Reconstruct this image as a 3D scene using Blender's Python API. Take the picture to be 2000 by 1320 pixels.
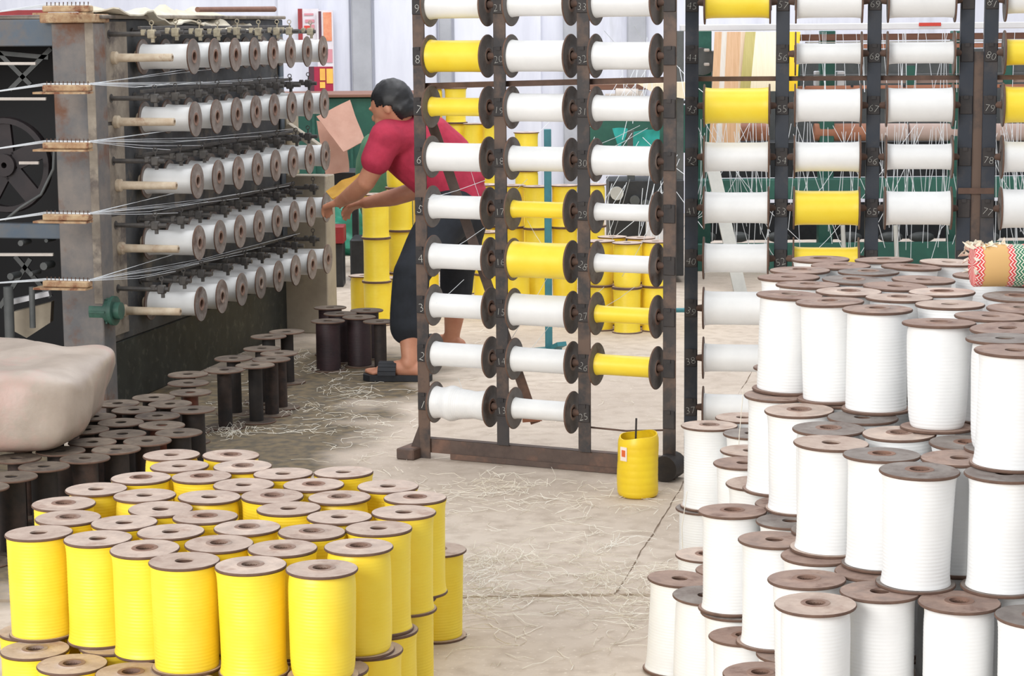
import bpy, bmesh, math, random
from mathutils import Vector, Matrix, Quaternion, noise
random.seed(7)
S = bpy.context.scene
C = S.collection
for o in list(bpy.data.objects):
    bpy.data.objects.remove(o)

# ------------------------------------------------------------------ camera
FPX, HC, YH, ROLL = 4150.0, 1.54, 50.0, math.radians(0.5)
pitch = math.atan((660 - YH) / FPX)
fw = Vector((0, math.cos(pitch), -math.sin(pitch)))
up0 = Vector((0, math.sin(pitch), math.cos(pitch)))
r0 = Vector((1, 0, 0))
cr = r0 * math.cos(ROLL) - up0 * math.sin(ROLL)
cu = up0 * math.cos(ROLL) + r0 * math.sin(ROLL)
cam = bpy.data.cameras.new('camera')
cam.sensor_width = 36.0
cam.lens = 36.0 * FPX / 2000.0
cam.clip_end = 200
camo = bpy.data.objects.new('camera', cam)
C.objects.link(camo)
mw = Matrix((cr, cu, -fw)).transposed().to_4x4()
mw.translation = (0, 0, HC)
camo.matrix_world = mw
S.camera = camo
CAM = Vector((0, 0, HC))


def ray(px, py):
    return (fw + cr * ((px - 1000) / FPX) + cu * ((660 - py) / FPX))


def atz(px, py, z):
    d = ray(px, py)
    return CAM + d * ((z - HC) / d.z)


def aty(px, py, Y):
    d = ray(px, py)
    return CAM + d * (Y / d.y)


# ------------------------------------------------------------------ light
S.view_settings.view_transform = 'Standard'
S.view_settings.look = 'None'
S.view_settings.gamma = 1
S.view_settings.use_curve_mapping = False
S.view_settings.exposure = 0.55
w = bpy.data.worlds.new('daylight')
S.world = w
w.use_nodes = True
w.node_tree.nodes['Background'].inputs[0].default_value = (0.93, 0.96, 1.0, 1)
w.node_tree.nodes['Background'].inputs[1].default_value = 0.42


def area(name, loc, target, sx, sy, energy, col):
    l = bpy.data.lights.new(name, 'AREA')
    l.shape = 'RECTANGLE'
    l.size, l.size_y, l.energy, l.color = sx, sy, energy, col
    o = bpy.data.objects.new(name, l)
    o.location = loc
    o.rotation_euler = (Vector(target) - Vector(loc)).to_track_quat('-Z', 'Y').to_euler()
    C.objects.link(o)
    return o


area('doorway_daylight', (-4.6, -1.6, 3.4), (0.2, 6.0, 0.6), 4.5, 3.5, 430, (1.0, 0.98, 0.95))
area('roof_skylight', (0.6, 9.5, 6.0), (0.6, 9.5, 0), 5.0, 9.0, 270, (0.97, 0.98, 1.0))
area('roof_skylight_rear', (0.5, 14.6, 5.2), (0.3, 16.6, 1.2), 9.0, 2.0, 170, (0.94, 0.96, 1.0))


# ------------------------------------------------------------------ materials
def lin(c):
    return tuple(((x / 255) / 12.92 if x / 255 <= 0.04045 else ((x / 255 + 0.055) / 1.055) ** 2.4) for x in c)


def mat(name, c1, c2=None, scale=6.0, rough=0.7, metal=0.0, bump=0.0, bscale=40.0, c3=None, t3=0.6, scale3=2.5,
        rnd=0.0, detail=6.0, contrast=(0.35, 0.65), rnd2=None, sss=0.0, stretch=None, coat=0.0):
    m = bpy.data.materials.new(name)
    m.use_nodes = True
    nt = m.node_tree
    b = nt.nodes['Principled BSDF']
    b.inputs['Roughness'].default_value = rough
    b.inputs['Metallic'].default_value = metal
    if coat:
        b.inputs['Coat Weight'].default_value = coat
        b.inputs['Coat Roughness'].default_value = 0.25
    if sss:
        b.inputs['Subsurface Weight'].default_value = sss
        b.inputs['Subsurface Radius'].default_value = (0.02, 0.012, 0.008)
        b.inputs['Subsurface Scale'].default_value = 0.5
    N = nt.nodes.new
    L = nt.links.new
    tc = N('ShaderNodeTexCoord')
    oi = N('ShaderNodeObjectInfo')
    add = N('ShaderNodeVectorMath')
    add.operation = 'MULTIPLY_ADD'
    L(oi.outputs['Random'], add.inputs[0])
    add.inputs[1].default_value = (17, 31, 23)
    src = tc.outputs['Object']
    if stretch:
        mp = N('ShaderNodeMapping')
        mp.inputs['Scale'].default_value = stretch
        L(src, mp.inputs[0])
        src = mp.outputs[0]
    L(src, add.inputs[2])
    vec = add.outputs[0]

    def noi(sc, det):
        n = N('ShaderNodeTexNoise')
        n.inputs['Scale'].default_value = sc
        n.inputs['Detail'].default_value = det
        n.inputs['Roughness'].default_value = 0.65
        L(vec, n.inputs['Vector'])
        return n.outputs['Fac']

    def mix(fac, a, bb):
        x = N('ShaderNodeMix')
        x.data_type = 'RGBA'
        if isinstance(fac, float):
            x.inputs['Factor'].default_value = fac
        else:
            L(fac, x.inputs['Factor'])
        for sock, v in ((x.inputs['A'], a), (x.inputs['B'], bb)):
            if isinstance(v, tuple):
                sock.default_value = (*v, 1)
            else:
                L(v, sock)
        return x.outputs['Result']

    def ramp(fac, lo, hi):
        r = N('ShaderNodeMapRange')
        r.inputs['From Min'].default_value = lo
        r.inputs['From Max'].default_value = hi
        L(fac, r.inputs['Value'])
        return r.outputs['Result']
    col = lin(c1)
    if rnd2:
        col = mix(oi.outputs['Random'], lin(c1), lin(rnd2))
    if c2:
        col = mix(ramp(noi(scale, detail), *contrast), col, lin(c2))
    if c3:
        col = mix(ramp(noi(scale3, 5.0), t3 - 0.07, t3 + 0.07), col, lin(c3))
    if rnd:
        hs = N('ShaderNodeHueSaturation')
        mr = N('ShaderNodeMapRange')
        mr.inputs['To Min'].default_value = 1 - rnd
        mr.inputs['To Max'].default_value = 1 + rnd
        L(oi.outputs['Random'], mr.inputs['Value'])
        L(mr.outputs['Result'], hs.inputs['Value'])
        if isinstance(col, tuple):
            hs.inputs['Color'].default_value = (*col, 1)
        else:
            L(col, hs.inputs['Color'])
        col = hs.outputs['Color']
    if isinstance(col, tuple):
        b.inputs['Base Color'].default_value = (*col, 1)
    else:
        L(col, b.inputs['Base Color'])
    if bump:
        bn = N('ShaderNodeBump')
        bn.inputs['Strength'].default_value = bump
        bn.inputs['Distance'].default_value = 0.01
        L(noi(bscale, 4.0), bn.inputs['Height'])
        L(bn.outputs['Normal'], b.inputs['Normal'])
    return m


M = {}
M['yellow'] = mat('yellow_yarn', (250, 224, 70), (247, 216, 54), scale=9, rough=0.42, rnd=0.03)
M['white'] = mat('white_yarn', (240, 241, 241), (233, 234, 234), scale=9, rough=0.45, rnd=0.02)
M['flange'] = mat('worn_hardboard', (180, 156, 142), (200, 180, 166), scale=22, rough=0.75, c3=(166, 140, 126), t3=0.62,
                  scale3=16, rnd=0.12, rnd2=(170, 154, 144), bump=0.15, bscale=60)
M['flange_grey'] = mat('greyed_hardboard', (120, 112, 108), (146, 138, 132), scale=16, rough=0.8, c3=(92, 74, 66), t3=0.62,
                       scale3=9, rnd=0.12, rnd2=(112, 96, 88))
M['flange_brown'] = mat('brown_hardboard', (146, 116, 104), (164, 138, 124), scale=22, rough=0.75, c3=(122, 94, 82), t3=0.62,
                        scale3=16, rnd=0.12, rnd2=(132, 116, 108), bump=0.12, bscale=60)
M['flange_rack'] = mat('sooty_hardboard', (96, 92, 90), (120, 114, 110), scale=20, rough=0.7, c3=(84, 70, 62), t3=0.6,
                       scale3=12, rnd=0.12, rnd2=(106, 98, 94))
M['flange_dark'] = mat('shaded_hardboard', (94, 80, 68), (116, 102, 88), scale=16, rough=0.8, c3=(70, 58, 50), t3=0.58,
                       scale3=9, rnd=0.25, rnd2=(76, 66, 56))  # board colour darkened to carry the shade near machine and bale
M['rim'] = mat('dark_board_edge', (112, 86, 72), (92, 70, 60), scale=30, rough=0.8)
M['hub'] = mat('hub_board', (112, 84, 70), (84, 62, 52), scale=30, rough=0.8)
M['hubring'] = mat('hub_ring_board', (150, 112, 94), (128, 98, 84), scale=30, rough=0.8, rnd=0.15, rnd2=(150, 136, 126))
M['core'] = mat('dark_core_tube', (48, 42, 40), (34, 31, 31), scale=18, rough=0.7, rnd=0.2, rnd2=(78, 58, 50))
M['corered'] = mat('rust_core_tube', (128, 70, 50), (96, 56, 44), scale=18, rough=0.7)
M['maroon'] = mat('maroon_yarn', (58, 38, 42), (42, 30, 34), scale=9, rough=0.6)
M['concrete'] = None
M['wall'] = mat('limewashed_plaster', (222, 224, 234), (206, 208, 220), scale=1.6, rough=0.9, c3=(190, 192, 200), t3=0.66,
                scale3=1.2, stretch=(3, 1, 0.5))
M['wallgrey'] = mat('bare_cement', (176, 178, 184), (158, 160, 166), scale=3, rough=0.95)
M['postA'] = mat('black_paint_rust', (52, 50, 52), (66, 60, 58), scale=14, rough=0.55, c3=(104, 84, 72), t3=0.50, scale3=5)
M['postRust'] = mat('rusted_angle_iron', (96, 80, 72), (72, 60, 56), scale=12, rough=0.7, c3=(120, 92, 78), t3=0.58, scale3=6)
M['postB'] = mat('blue_black_paint', (38, 46, 58), (50, 54, 62), scale=12, rough=0.45, c3=(72, 68, 68), t3=0.62, scale3=6)
M['rust'] = mat('rust_brown', (104, 80, 68), (80, 62, 54), scale=14, rough=0.8)
M['bracket'] = mat('black_iron', (40, 38, 40), (58, 52, 50), scale=20, rough=0.6)
M['steel'] = mat('dull_steel', (150, 146, 140), (120, 116, 112), scale=20, rough=0.45, metal=0.5)
M['chalk'] = mat('chalk', (206, 206, 200), rough=0.95)
M['mach_blue'] = mat('grimy_blue_paint', (84, 100, 116), (104, 108, 112), scale=5, rough=0.6, c3=(120, 108, 98), t3=0.58, scale3=3)
M['mach_beige'] = mat('dusty_beige_paint', (164, 154, 140), (128, 118, 108), scale=9, rough=0.8, c3=(100, 92, 88), t3=0.58, scale3=7)
M['mach_post'] = mat('grimy_post_paint', (136, 128, 122), (106, 106, 108), scale=7, rough=0.75, c3=(118, 84, 66), t3=0.6, scale3=5)
M['mach_panel'] = mat('oily_panel', (84, 86, 88), (60, 62, 66), scale=9, rough=0.6, c3=(116, 108, 98), t3=0.6, scale3=8)
M['mach_skirt'] = mat('dark_skirt', (50, 54, 50), (34, 37, 36), scale=9, rough=0.6, c3=(78, 80, 72), t3=0.62, scale3=22)  # darker than the side panel above it
M['mach_shade'] = mat('shaded_navy_iron', (9, 10, 15), (14, 15, 21), scale=8, rough=0.6)  # near-black colour carries the interior's shade against light reaching in
M['wheel'] = mat('brown_cast_iron', (48, 40, 42), (36, 32, 36), scale=10, rough=0.6)
M['rear_post'] = mat('sand_paint', (178, 168, 150), (160, 150, 134), scale=6, rough=0.8, c3=(130, 122, 110), t3=0.64, scale3=4)
M['peg'] = mat('cream_peg', (206, 192, 170), (186, 166, 142), scale=22, rough=0.5, c3=(150, 100, 72), t3=0.62, scale3=9, rnd=0.06)
M['comb'] = mat('rusty_cream_comb', (196, 172, 138), (168, 132, 100), scale=26, rough=0.85, c3=(130, 82, 60), t3=0.58, scale3=16)
M['guide'] = mat('black_guide_iron', (62, 60, 60), (86, 82, 78), scale=22, rough=0.55)
M['guide_dust'] = mat('dusty_cream_guide', (182, 172, 148), (140, 132, 116), scale=30, rough=0.9)
M['thread'] = mat('white_thread', (225, 230, 235), rough=0.6)
M['straw'] = mat('pale_fibre', (232, 224, 206), (244, 240, 230), scale=3, rough=0.8)
M['cloth'] = mat('cream_cloth', (226, 220, 204), (204, 196, 176), scale=8, rough=0.9, c3=(222, 206, 178), t3=0.6, scale3=5)
M['green_motor'] = mat('green_motor_paint', (64, 108, 92), (50, 84, 74), scale=14, rough=0.5)
M['bale'] = mat('dusty_plastic_wrap', (184, 170, 158), (166, 152, 140), scale=5, rough=0.45, c3=(186, 158, 148), t3=0.58, scale3=4,
                bump=0.25, bscale=12)
M['canister'] = mat('yellow_plastic', (246, 214, 40), (236, 200, 36), scale=9, rough=0.4, c3=(206, 170, 40), t3=0.68, scale3=12)
M['label_w'] = mat('paper_label', (240, 226, 214), rough=0.7)
M['label_o'] = mat('orange_print', (222, 104, 52), rough=0.7)
M['skin'] = mat('skin', (196, 140, 112), (180, 122, 96), scale=9, rough=0.55, sss=0.08)
M['shirt'] = mat('crimson_cotton', (186, 50, 78), (162, 40, 66), scale=14, rough=0.85, bump=0.1, bscale=90)
M['trousers'] = mat('dark_navy_cotton', (34, 38, 46), (26, 30, 36), scale=14, rough=0.9)
M['hair'] = mat('black_hair', (30, 30, 34), (18, 18, 20), scale=40, rough=0.5, stretch=(1, 1, 6))
M['sandal'] = mat('black_sandal', (36, 38, 44), (28, 30, 34), scale=20, rough=0.7)
M['teal'] = mat('teal_paint', (60, 128, 136), (52, 112, 122), scale=12, rough=0.5)
M['teal_cloth'] = mat('teal_cloth', (52, 168, 160), (40, 140, 136), scale=7, rough=0.85)
M['green_loom'] = mat('green_loom_paint', (44, 100, 86), (38, 86, 76), scale=5, rough=0.55, c3=(56, 112, 98), t3=0.6, scale3=3)
M['green_bag'] = mat('green_sacking', (82, 124, 92), (66, 108, 82), scale=9, rough=0.8)
M['tarp'] = mat('green_tarpaulin', (40, 128, 104), (62, 150, 124), scale=8, rough=0.4)
M['card'] = mat('pinkish_cardboard', (204, 160, 142), (192, 146, 128), scale=7, rough=0.85)
M['redbox'] = mat('red_plastic', (160, 46, 50), (136, 38, 44), scale=7, rough=0.5)
M['mustard'] = mat('mustard_cloth', (190, 146, 52), (170, 126, 44), scale=12, rough=0.85)
M['wood'] = mat('orange_brown_wood', (178, 120, 92), (160, 104, 80), scale=6, rough=0.6, stretch=(0.4, 4, 4))
M['wood_dark'] = mat('brown_wood', (140, 102, 86), (124, 88, 74), scale=6, rough=0.7, stretch=(0.4, 4, 4))
M['pinkboard'] = mat('pinkish_board', (206, 182, 172), (192, 166, 156), scale=5, rough=0.8)
M['white_beam'] = mat('white_beam_paint', (228, 228, 230), (214, 214, 218), scale=4, rough=0.5)
M['iron_grey'] = mat('grey_iron', (96, 98, 98), (76, 80, 80), scale=9, rough=0.55)
M['black'] = mat('black_machine', (36, 38, 42), (50, 52, 56), scale=12, rough=0.5)
M['pale_bar'] = mat('pale_grey_bar', (196, 196, 190), (180, 180, 176), scale=9, rough=0.6)
M['motor_beige'] = mat('beige_enamel', (204, 196, 188), (186, 176, 168), scale=12, rough=0.5)
M['red'] = mat('red_print', (206, 70, 58), rough=0.7)
M['poster_w'] = mat('poster_white', (226, 222, 226), (214, 206, 212), scale=9, rough=0.6)
M['poster_m'] = mat('poster_maroon', (168, 30, 66), (150, 26, 56), scale=9, rough=0.6)
M['poster_y'] = mat('poster_yellow', (238, 190, 84), (226, 168, 78), scale=9, rough=0.6)
M['poster_o'] = mat('poster_orange', (214, 120, 84), (226, 160, 124), scale=14, rough=0.6)
M['poster_d'] = mat('poster_dark', (84, 44, 58), rough=0.6)
M['poster_p'] = mat('poster_pink', (206, 140, 150), rough=0.6)
M['paper'] = mat('crumpled_tissue', (240, 234, 220), (228, 218, 196), scale=12, rough=0.9)
M['tan'] = mat('tan_warp', (222, 184, 148), (208, 166, 126), scale=14, rough=0.6, stretch=(8, 1, 0.4))
M['tan2'] = mat('pale_tan_warp', (226, 204, 180), (214, 188, 158), scale=14, rough=0.6, stretch=(8, 1, 0.4))
M['palewarp'] = mat('pale_warp', (226, 220, 212), (214, 206, 196), scale=14, rough=0.6, stretch=(8, 1, 0.4))
M['olive'] = mat('olive_warp', (190, 178, 112), (178, 166, 100), scale=14, rough=0.6, stretch=(8, 1, 0.4))
M['creamwarp'] = mat('cream_warp', (246, 236, 210), (238, 226, 196), scale=14, rough=0.6, stretch=(8, 1, 0.4))
M['yelwarp'] = mat('yellow_warp', (244, 206, 40), (236, 194, 30), scale=14, rough=0.6, stretch=(8, 1, 0.4))


def concrete():
    m = bpy.data.materials.new('dusty_concrete')
    m.use_nodes = True
    nt = m.node_tree
    N, L = nt.nodes.new, nt.links.new
    b = nt.nodes['Principled BSDF']
    b.inputs['Roughness'].default_value = 0.75
    geo = N('ShaderNodeNewGeometry')

    def noi(sc, det, vec=None, dist=0.0):
        n = N('ShaderNodeTexNoise')
        n.inputs['Scale'].default_value = sc
        n.inputs['Detail'].default_value = det
        n.inputs['Distortion'].default_value = dist
        L(vec or geo.outputs['Position'], n.inputs['Vector'])
        return n.outputs['Fac']

    def mr(v, a, bb, c=0.0, d=1.0):
        r = N('ShaderNodeMapRange')
        r.inputs['From Min'].default_value = a
        r.inputs['From Max'].default_value = bb
        r.inputs['To Min'].default_value = c
        r.inputs['To Max'].default_value = d
        L(v, r.inputs['Value'])
        return r.outputs['Result']

    def mix(fac, a, bb):
        x = N('ShaderNodeMix')
        x.data_type = 'RGBA'
        L(fac, x.inputs['Factor'])
        for sock, v in ((x.inputs['A'], a), (x.inputs['B'], bb)):
            if isinstance(v, tuple):
                sock.default_value = (*lin(v), 1)
            else:
                L(v, sock)
        return x.outputs['Result']

    def math_(op, a, bb):
        x = N('ShaderNodeMath')
        x.operation = op
        for i, v in enumerate((a, bb)):
            if isinstance(v, (int, float)):
                x.inputs[i].default_value = v
            else:
                L(v, x.inputs[i])
        return x.outputs[0]
    col = mix(mr(noi(0.9, 8), 0.35, 0.65), (208, 194, 179), (190, 175, 160))
    col = mix(mr(noi(14, 8), 0.45, 0.75), col, (176, 160, 144))
    col = mix(mr(noi(70, 3), 0.62, 0.72), col, (214, 202, 188))
    # oily brown stain trodden round the machine's foot
    sep = N('ShaderNodeSeparateXYZ')
    L(geo.outputs['Position'], sep.inputs[0])
    masks = []
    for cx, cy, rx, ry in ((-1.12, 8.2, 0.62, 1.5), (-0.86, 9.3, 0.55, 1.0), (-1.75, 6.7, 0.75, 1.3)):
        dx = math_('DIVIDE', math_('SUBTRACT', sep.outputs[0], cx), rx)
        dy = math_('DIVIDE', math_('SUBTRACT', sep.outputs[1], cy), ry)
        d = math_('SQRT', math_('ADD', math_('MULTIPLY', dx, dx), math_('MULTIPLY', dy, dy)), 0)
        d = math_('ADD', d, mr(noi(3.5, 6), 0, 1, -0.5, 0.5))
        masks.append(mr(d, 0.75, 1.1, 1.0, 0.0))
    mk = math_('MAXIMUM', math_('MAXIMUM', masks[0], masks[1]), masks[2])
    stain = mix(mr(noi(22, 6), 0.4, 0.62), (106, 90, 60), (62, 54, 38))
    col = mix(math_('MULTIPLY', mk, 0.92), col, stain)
    L(col, b.inputs['Base Color'])
    bn = N('ShaderNodeBump')
    bn.inputs['Strength'].default_value = 0.35
    bn.inputs['Distance'].default_value = 0.006
    L(noi(26, 6), bn.inputs['Height'])
    L(bn.outputs['Normal'], b.inputs['Normal'])
    return m


M['concrete'] = concrete()


# ------------------------------------------------------------------ mesh builder
class MB:
    def __init__(s):
        s.v, s.f = [], []

    def add(s, vs, fs):
        n = len(s.v)
        s.v += [Vector(v) for v in vs]
        s.f += [tuple(i + n for i in f) for f in fs]
        return s

    def box(s, c, size, axes=None, bev=0.0):
        c = Vector(c)
        ax = [Vector(a) for a in (axes or ((1, 0, 0), (0, 1, 0), (0, 0, 1)))]
        h = [x / 2 for x in size]
        if bev and min(h) > bev:
            vs, idx = [], {}
            for sx in (-1, 1):
                for sy in (-1, 1):
                    for sz in (-1, 1):
                        for k in range(3):
                            p = [sx * h[0], sy * h[1], sz * h[2]]
                            for j in range(3):
                                if j != k:
                                    p[j] -= (sx, sy, sz)[j] * bev
                            idx[(sx, sy, sz, k)] = len(vs)
                            vs.append(c + ax[0] * p[0] + ax[1] * p[1] + ax[2] * p[2])
            fs = []
            for k in range(3):
                a, b = [j for j in range(3) if j != k]
                for sg in (-1, 1):
                    q = []
                    for ua, ub in ((-1, -1), (1, -1), (1, 1), (-1, 1)):
                        t = [0, 0, 0]
                        t[k], t[a], t[b] = sg, ua, ub
                        q.append(idx[(t[0], t[1], t[2], k)])
                    fs.append(q)
                for ua in (-1, 1):
                    for ub in (-1, 1):
                        t0, t1 = [0, 0, 0], [0, 0, 0]
                        t0[a] = t1[a] = ua
                        t0[b] = t1[b] = ub
                        t0[k], t1[k] = -1, 1
                        fs.append([idx[(*t0, a)], idx[(*t1, a)], idx[(*t1, b)], idx[(*t0, b)]])
            for sx in (-1, 1):
                for sy in (-1, 1):
                    for sz in (-1, 1):
                        fs.append([idx[(sx, sy, sz, k)] for k in range(3)])
            return s.add(vs, fs)
        vs = [c + ax[0] * (h[0] * a) + ax[1] * (h[1] * b) + ax[2] * (h[2] * d) for a in (-1, 1) for b in (-1, 1) for d in (-1, 1)]
        return s.add(vs, [(0, 1, 3, 2), (4, 6, 7, 5), (0, 4, 5, 1), (2, 3, 7, 6), (0, 2, 6, 4), (1, 5, 7, 3)])

    def beam(s, a, b, wd, ht, up=(0, 0, 1), bev=0.0):
        a, b = Vector(a), Vector(b)
        d = b - a
        L = d.length
        d.normalize()
        side = d.cross(Vector(up))
        if side.length < 1e-4:
            side = Vector((1, 0, 0))
        side.normalize()
        u2 = side.cross(d)
        return s.box((a + b) / 2, (L, wd, ht), (d, side, u2), bev)

    def tube(s, pts, r, seg=8, cap=True):
        pts = [Vector(p) for p in pts]
        rs = r if isinstance(r, (list, tuple)) else [r] * len(pts)
        vs, fs = [], []
        prev = None
        for i, p in enumerate(pts):
            t = (pts[min(i + 1, len(pts) - 1)] - pts[max(i - 1, 0)]).normalized()
            if prev is None:
                a = t.cross(Vector((0, 0, 1)))
                if a.length < 1e-3:
                    a = t.cross(Vector((1, 0, 0)))
            else:
                a = prev - t * prev.dot(t)
            a.normalize()
            prev = a
            b = t.cross(a)
            for k in range(seg):
                an = 2 * math.pi * k / seg
                vs.append(p + (a * math.cos(an) + b * math.sin(an)) * rs[i])
        for i in range(len(pts) - 1):
            for k in range(seg):
                k2 = (k + 1) % seg
                fs.append((i * seg + k, i * seg + k2, (i + 1) * seg + k2, (i + 1) * seg + k))
        if cap:
            fs.append(tuple(range(seg))[::-1])
            fs.append(tuple((len(pts) - 1) * seg + k for k in range(seg)))
        return s.add(vs, fs)

    def lathe(s, prof, seg=32, mtx=None, closed=False):
        mtx = mtx or Matrix()
        vs, fs = [], []
        n = len(prof)
        for r, z in prof:
            for k in range(seg):
                an = 2 * math.pi * k / seg
                vs.append(mtx @ Vector((r * math.cos(an), r * math.sin(an), z)))
        for i in range(n if closed else n - 1):
            i2 = (i + 1) % n
            for k in range(seg):
                k2 = (k + 1) % seg
                fs.append((i * seg + k, i * seg + k2, i2 * seg + k2, i2 * seg + k))
        return s.add(vs, fs)

    def prism(s, poly, vec):
        vec = Vector(vec)
        n = len(poly)
        vs = [Vector(p) for p in poly] + [Vector(p) + vec for p in poly]
        fs = [tuple(range(n))[::-1], tuple(range(n, 2 * n))]
        for i in range(n):
            j = (i + 1) % n
            fs.append((i, j, n + j, n + i))
        return s.add(vs, fs)

    def ball(s, c, r, seg=16, rings=10, axes=None):
        c = Vector(c)
        r = (r, r, r) if isinstance(r, (int, float)) else r
        ax = [Vector(a) for a in (axes or ((1, 0, 0), (0, 1, 0), (0, 0, 1)))]
        vs, fs = [], []
        for i in range(rings + 1):
            th = math.pi * i / rings
            for k in range(seg):
                ph = 2 * math.pi * k / seg
                vs.append(c + ax[0] * (r[0] * math.sin(th) * math.cos(ph)) + ax[1] * (r[1] * math.sin(th) * math.sin(ph)) + ax[2] * (r[2] * math.cos(th)))
        for i in range(rings):
            for k in range(seg):
                k2 = (k + 1) % seg
                fs.append((i * seg + k, (i + 1) * seg + k, (i + 1) * seg + k2, i * seg + k2))
        return s.add(vs, fs)

    def mesh(s, name, m, smooth=None, off=None):
        me = bpy.data.meshes.new(name)
        off = off or Vector()
        me.from_pydata([v - off for v in s.v], [], s.f)
        bm = bmesh.new()
        bm.from_mesh(me)
        bmesh.ops.remove_doubles(bm, verts=bm.verts, dist=1e-6)
        bmesh.ops.recalc_face_normals(bm, faces=bm.faces)
        bm.to_mesh(me)
        bm.free()
        me.materials.append(m)
        if smooth:
            me.polygons.foreach_set('use_smooth', [True] * len(me.polygons))
            me.set_sharp_from_angle(angle=math.radians(smooth))
        me.update()
        return me

    def build(s, name, m, parent=None, smooth=None):
        m = M[m] if isinstance(m, str) else m
        off = WLOC.get(parent.name, Vector()) if parent else Vector()
        if parent is None and s.v:
            xs = [v.x for v in s.v]
            ys = [v.y for v in s.v]
            zs = [v.z for v in s.v]
            off = Vector(((min(xs) + max(xs)) / 2, (min(ys) + max(ys)) / 2, min(zs)))
        o = bpy.data.objects.new(name, s.mesh(name, m, smooth, off))
        C.objects.link(o)
        if parent:
            o.parent = parent
            WLOC[o.name] = off
        else:
            o.location = off
            WLOC[o.name] = off.copy()
        return o


WLOC = {}


def tag(o, label=None, cat=None, group=None, kind=None):
    if label:
        o['label'] = label
    if cat:
        o['category'] = cat
    if group:
        o['group'] = group
    if kind:
        o['kind'] = kind
    return o


def thing(name, label, cat, loc=(0, 0, 0), group=None):
    o = bpy.data.objects.new(name, None)
    o.empty_display_size = 0.05
    o.location = loc
    C.objects.link(o)
    WLOC[o.name] = Vector(loc)
    return tag(o, label, cat, group)


def inst(name, me, parent, mtx):
    o = bpy.data.objects.new(name, me)
    C.objects.link(o)
    o.parent = parent
    o.matrix_local = mtx
    return o


ORD = ['first', 'second', 'third', 'fourth', 'fifth', 'sixth', 'seventh', 'eighth', 'ninth', 'tenth', 'eleventh',
       'twelfth', 'thirteenth', 'fourteenth', 'fifteenth', 'sixteenth', 'seventeenth', 'eighteenth', 'nineteenth', 'twentieth', 'twenty-first', 'twenty-second', 'twenty-third', 'twenty-fourth', 'twenty-fifth', 'twenty-sixth']

# ------------------------------------------------------------------ the setting
f = MB().box((0.5, 8.0, -0.047), (17, 22, 0.08)).build('floor', 'concrete')
tag(f, 'dusty concrete factory floor', kind='structure')
# slabs with open joints: one joint runs away from the camera, one crosses it
jA, jB = atz(1310, 985, 0), atz(1215, 1140, 0)
jd = (jB - jA).normalized()
yc = atz(1100, 1165, 0).y


def jx(y):
    return jA.x + (y - jA.y) / jd.y * jd.x


def wob(t, k):
    return 0.010 * noise.noise(Vector((t * 4.0, k, 0))) + 0.004 * noise.noise(Vector((t * 19.0, k, 3)))


G = 0.0026
edge = [yc + .03 + (18.0 - yc - .03) * (i / 200) ** 1.6 for i in range(201)]
xs = [-7.5 + 15.5 * i / 700 for i in range(701)]
left_edge = [(jx(y) - G + wob(y, 1), y) for y in edge]
right_edge = [(jx(y) + G + wob(y, 2), y) for y in edge]


def slab(poly):
    mb = MB().prism([(x, y, -0.009) for x, y in poly], (0, 0, 0.009))
    return mb.build('floor_slab', 'concrete', f)


xm = jx(yc)
def rough(x, k):
    return 0.018 * noise.noise(Vector((x * 3.0, k, 0))) + 0.012 * noise.noise(Vector((x * 14.0, k, 3))) + 0.006 * noise.noise(Vector((x * 45.0, k, 6)))


cl = [(x, yc + .020 + rough(x, 5)) for x in xs if x < xm - 0.02]
cr_ = [(x, yc + .020 + rough(x, 5)) for x in xs if x > xm + 0.02]
slab(cl + left_edge + [(-7.5, 18.0)])
slab(cr_ + [(8.0, 18.0)] + right_edge[::-1])
slab([(-7.5, -2.5), (8.0, -2.5)] + [(x, yc - .010 + rough(x, 7)) for x in xs[::-1]])

wb = MB().box((0.5, 17.6, 2.4), (17, 0.3, 5.0)).build('wall_back', 'wall')
tag(wb, 'pale limewashed rear wall of the hall', kind='structure')
for a, b in ((688, 726), (858, 882), (1100, 1130), (1225, 1262)):
    p, q = aty(a, 100, 17.4), aty(b, 100, 17.4)
    MB().box(((p.x + q.x) / 2, 17.42, 2.3), (q.x - p.x, 0.12, 4.6), bev=0.01).build('pilaster', 'wallgrey', wb)
for a, b in ((540, 686), (728, 856), (884, 1060)):
    p, q = aty(a, 100, 17.4), aty(b, 100, 17.4)
    MB().box(((p.x + q.x) / 2, 17.44, 2.3), (q.x - p.x - 0.02, 0.04, 4.6), bev=0.008).build('wall_panel', 'wall', wb)


# ------------------------------------------------------------------ spools
D, L = 0.155, 0.228
FT = 0.0058
_cache = {}


def flange_mesh(mname, r=D / 2, hub=True):
    k = ('fl', mname, r, hub)
    if k not in _cache:
        h = 0.0195
        if hub:
            prof = [(h, 0), (h, FT + .0012), (h + .009, FT + .0016), (h + .011, FT), (r * 0.62, FT), (r - .0015, FT), (r, FT - .0018), (r, .0018), (r - .0015, 0)]
        else:
            prof = [(h, 0), (h, FT), (r * 0.55, FT), (r - .0015, FT), (r, FT - .0018), (r, .0018), (r - .0015, 0)]
        me = MB().lathe(prof, 36, closed=True).mesh('flange', M[mname], 40)
        me.materials.append(M['rim'])
        for pl in me.polygons:
            if math.hypot(pl.center.x, pl.center.y) > (r - .0012) * math.cos(math.pi / 36) and abs(pl.normal.z) < .9:
                pl.material_index = 1
        _cache[k] = me
    return _cache[k]


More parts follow.
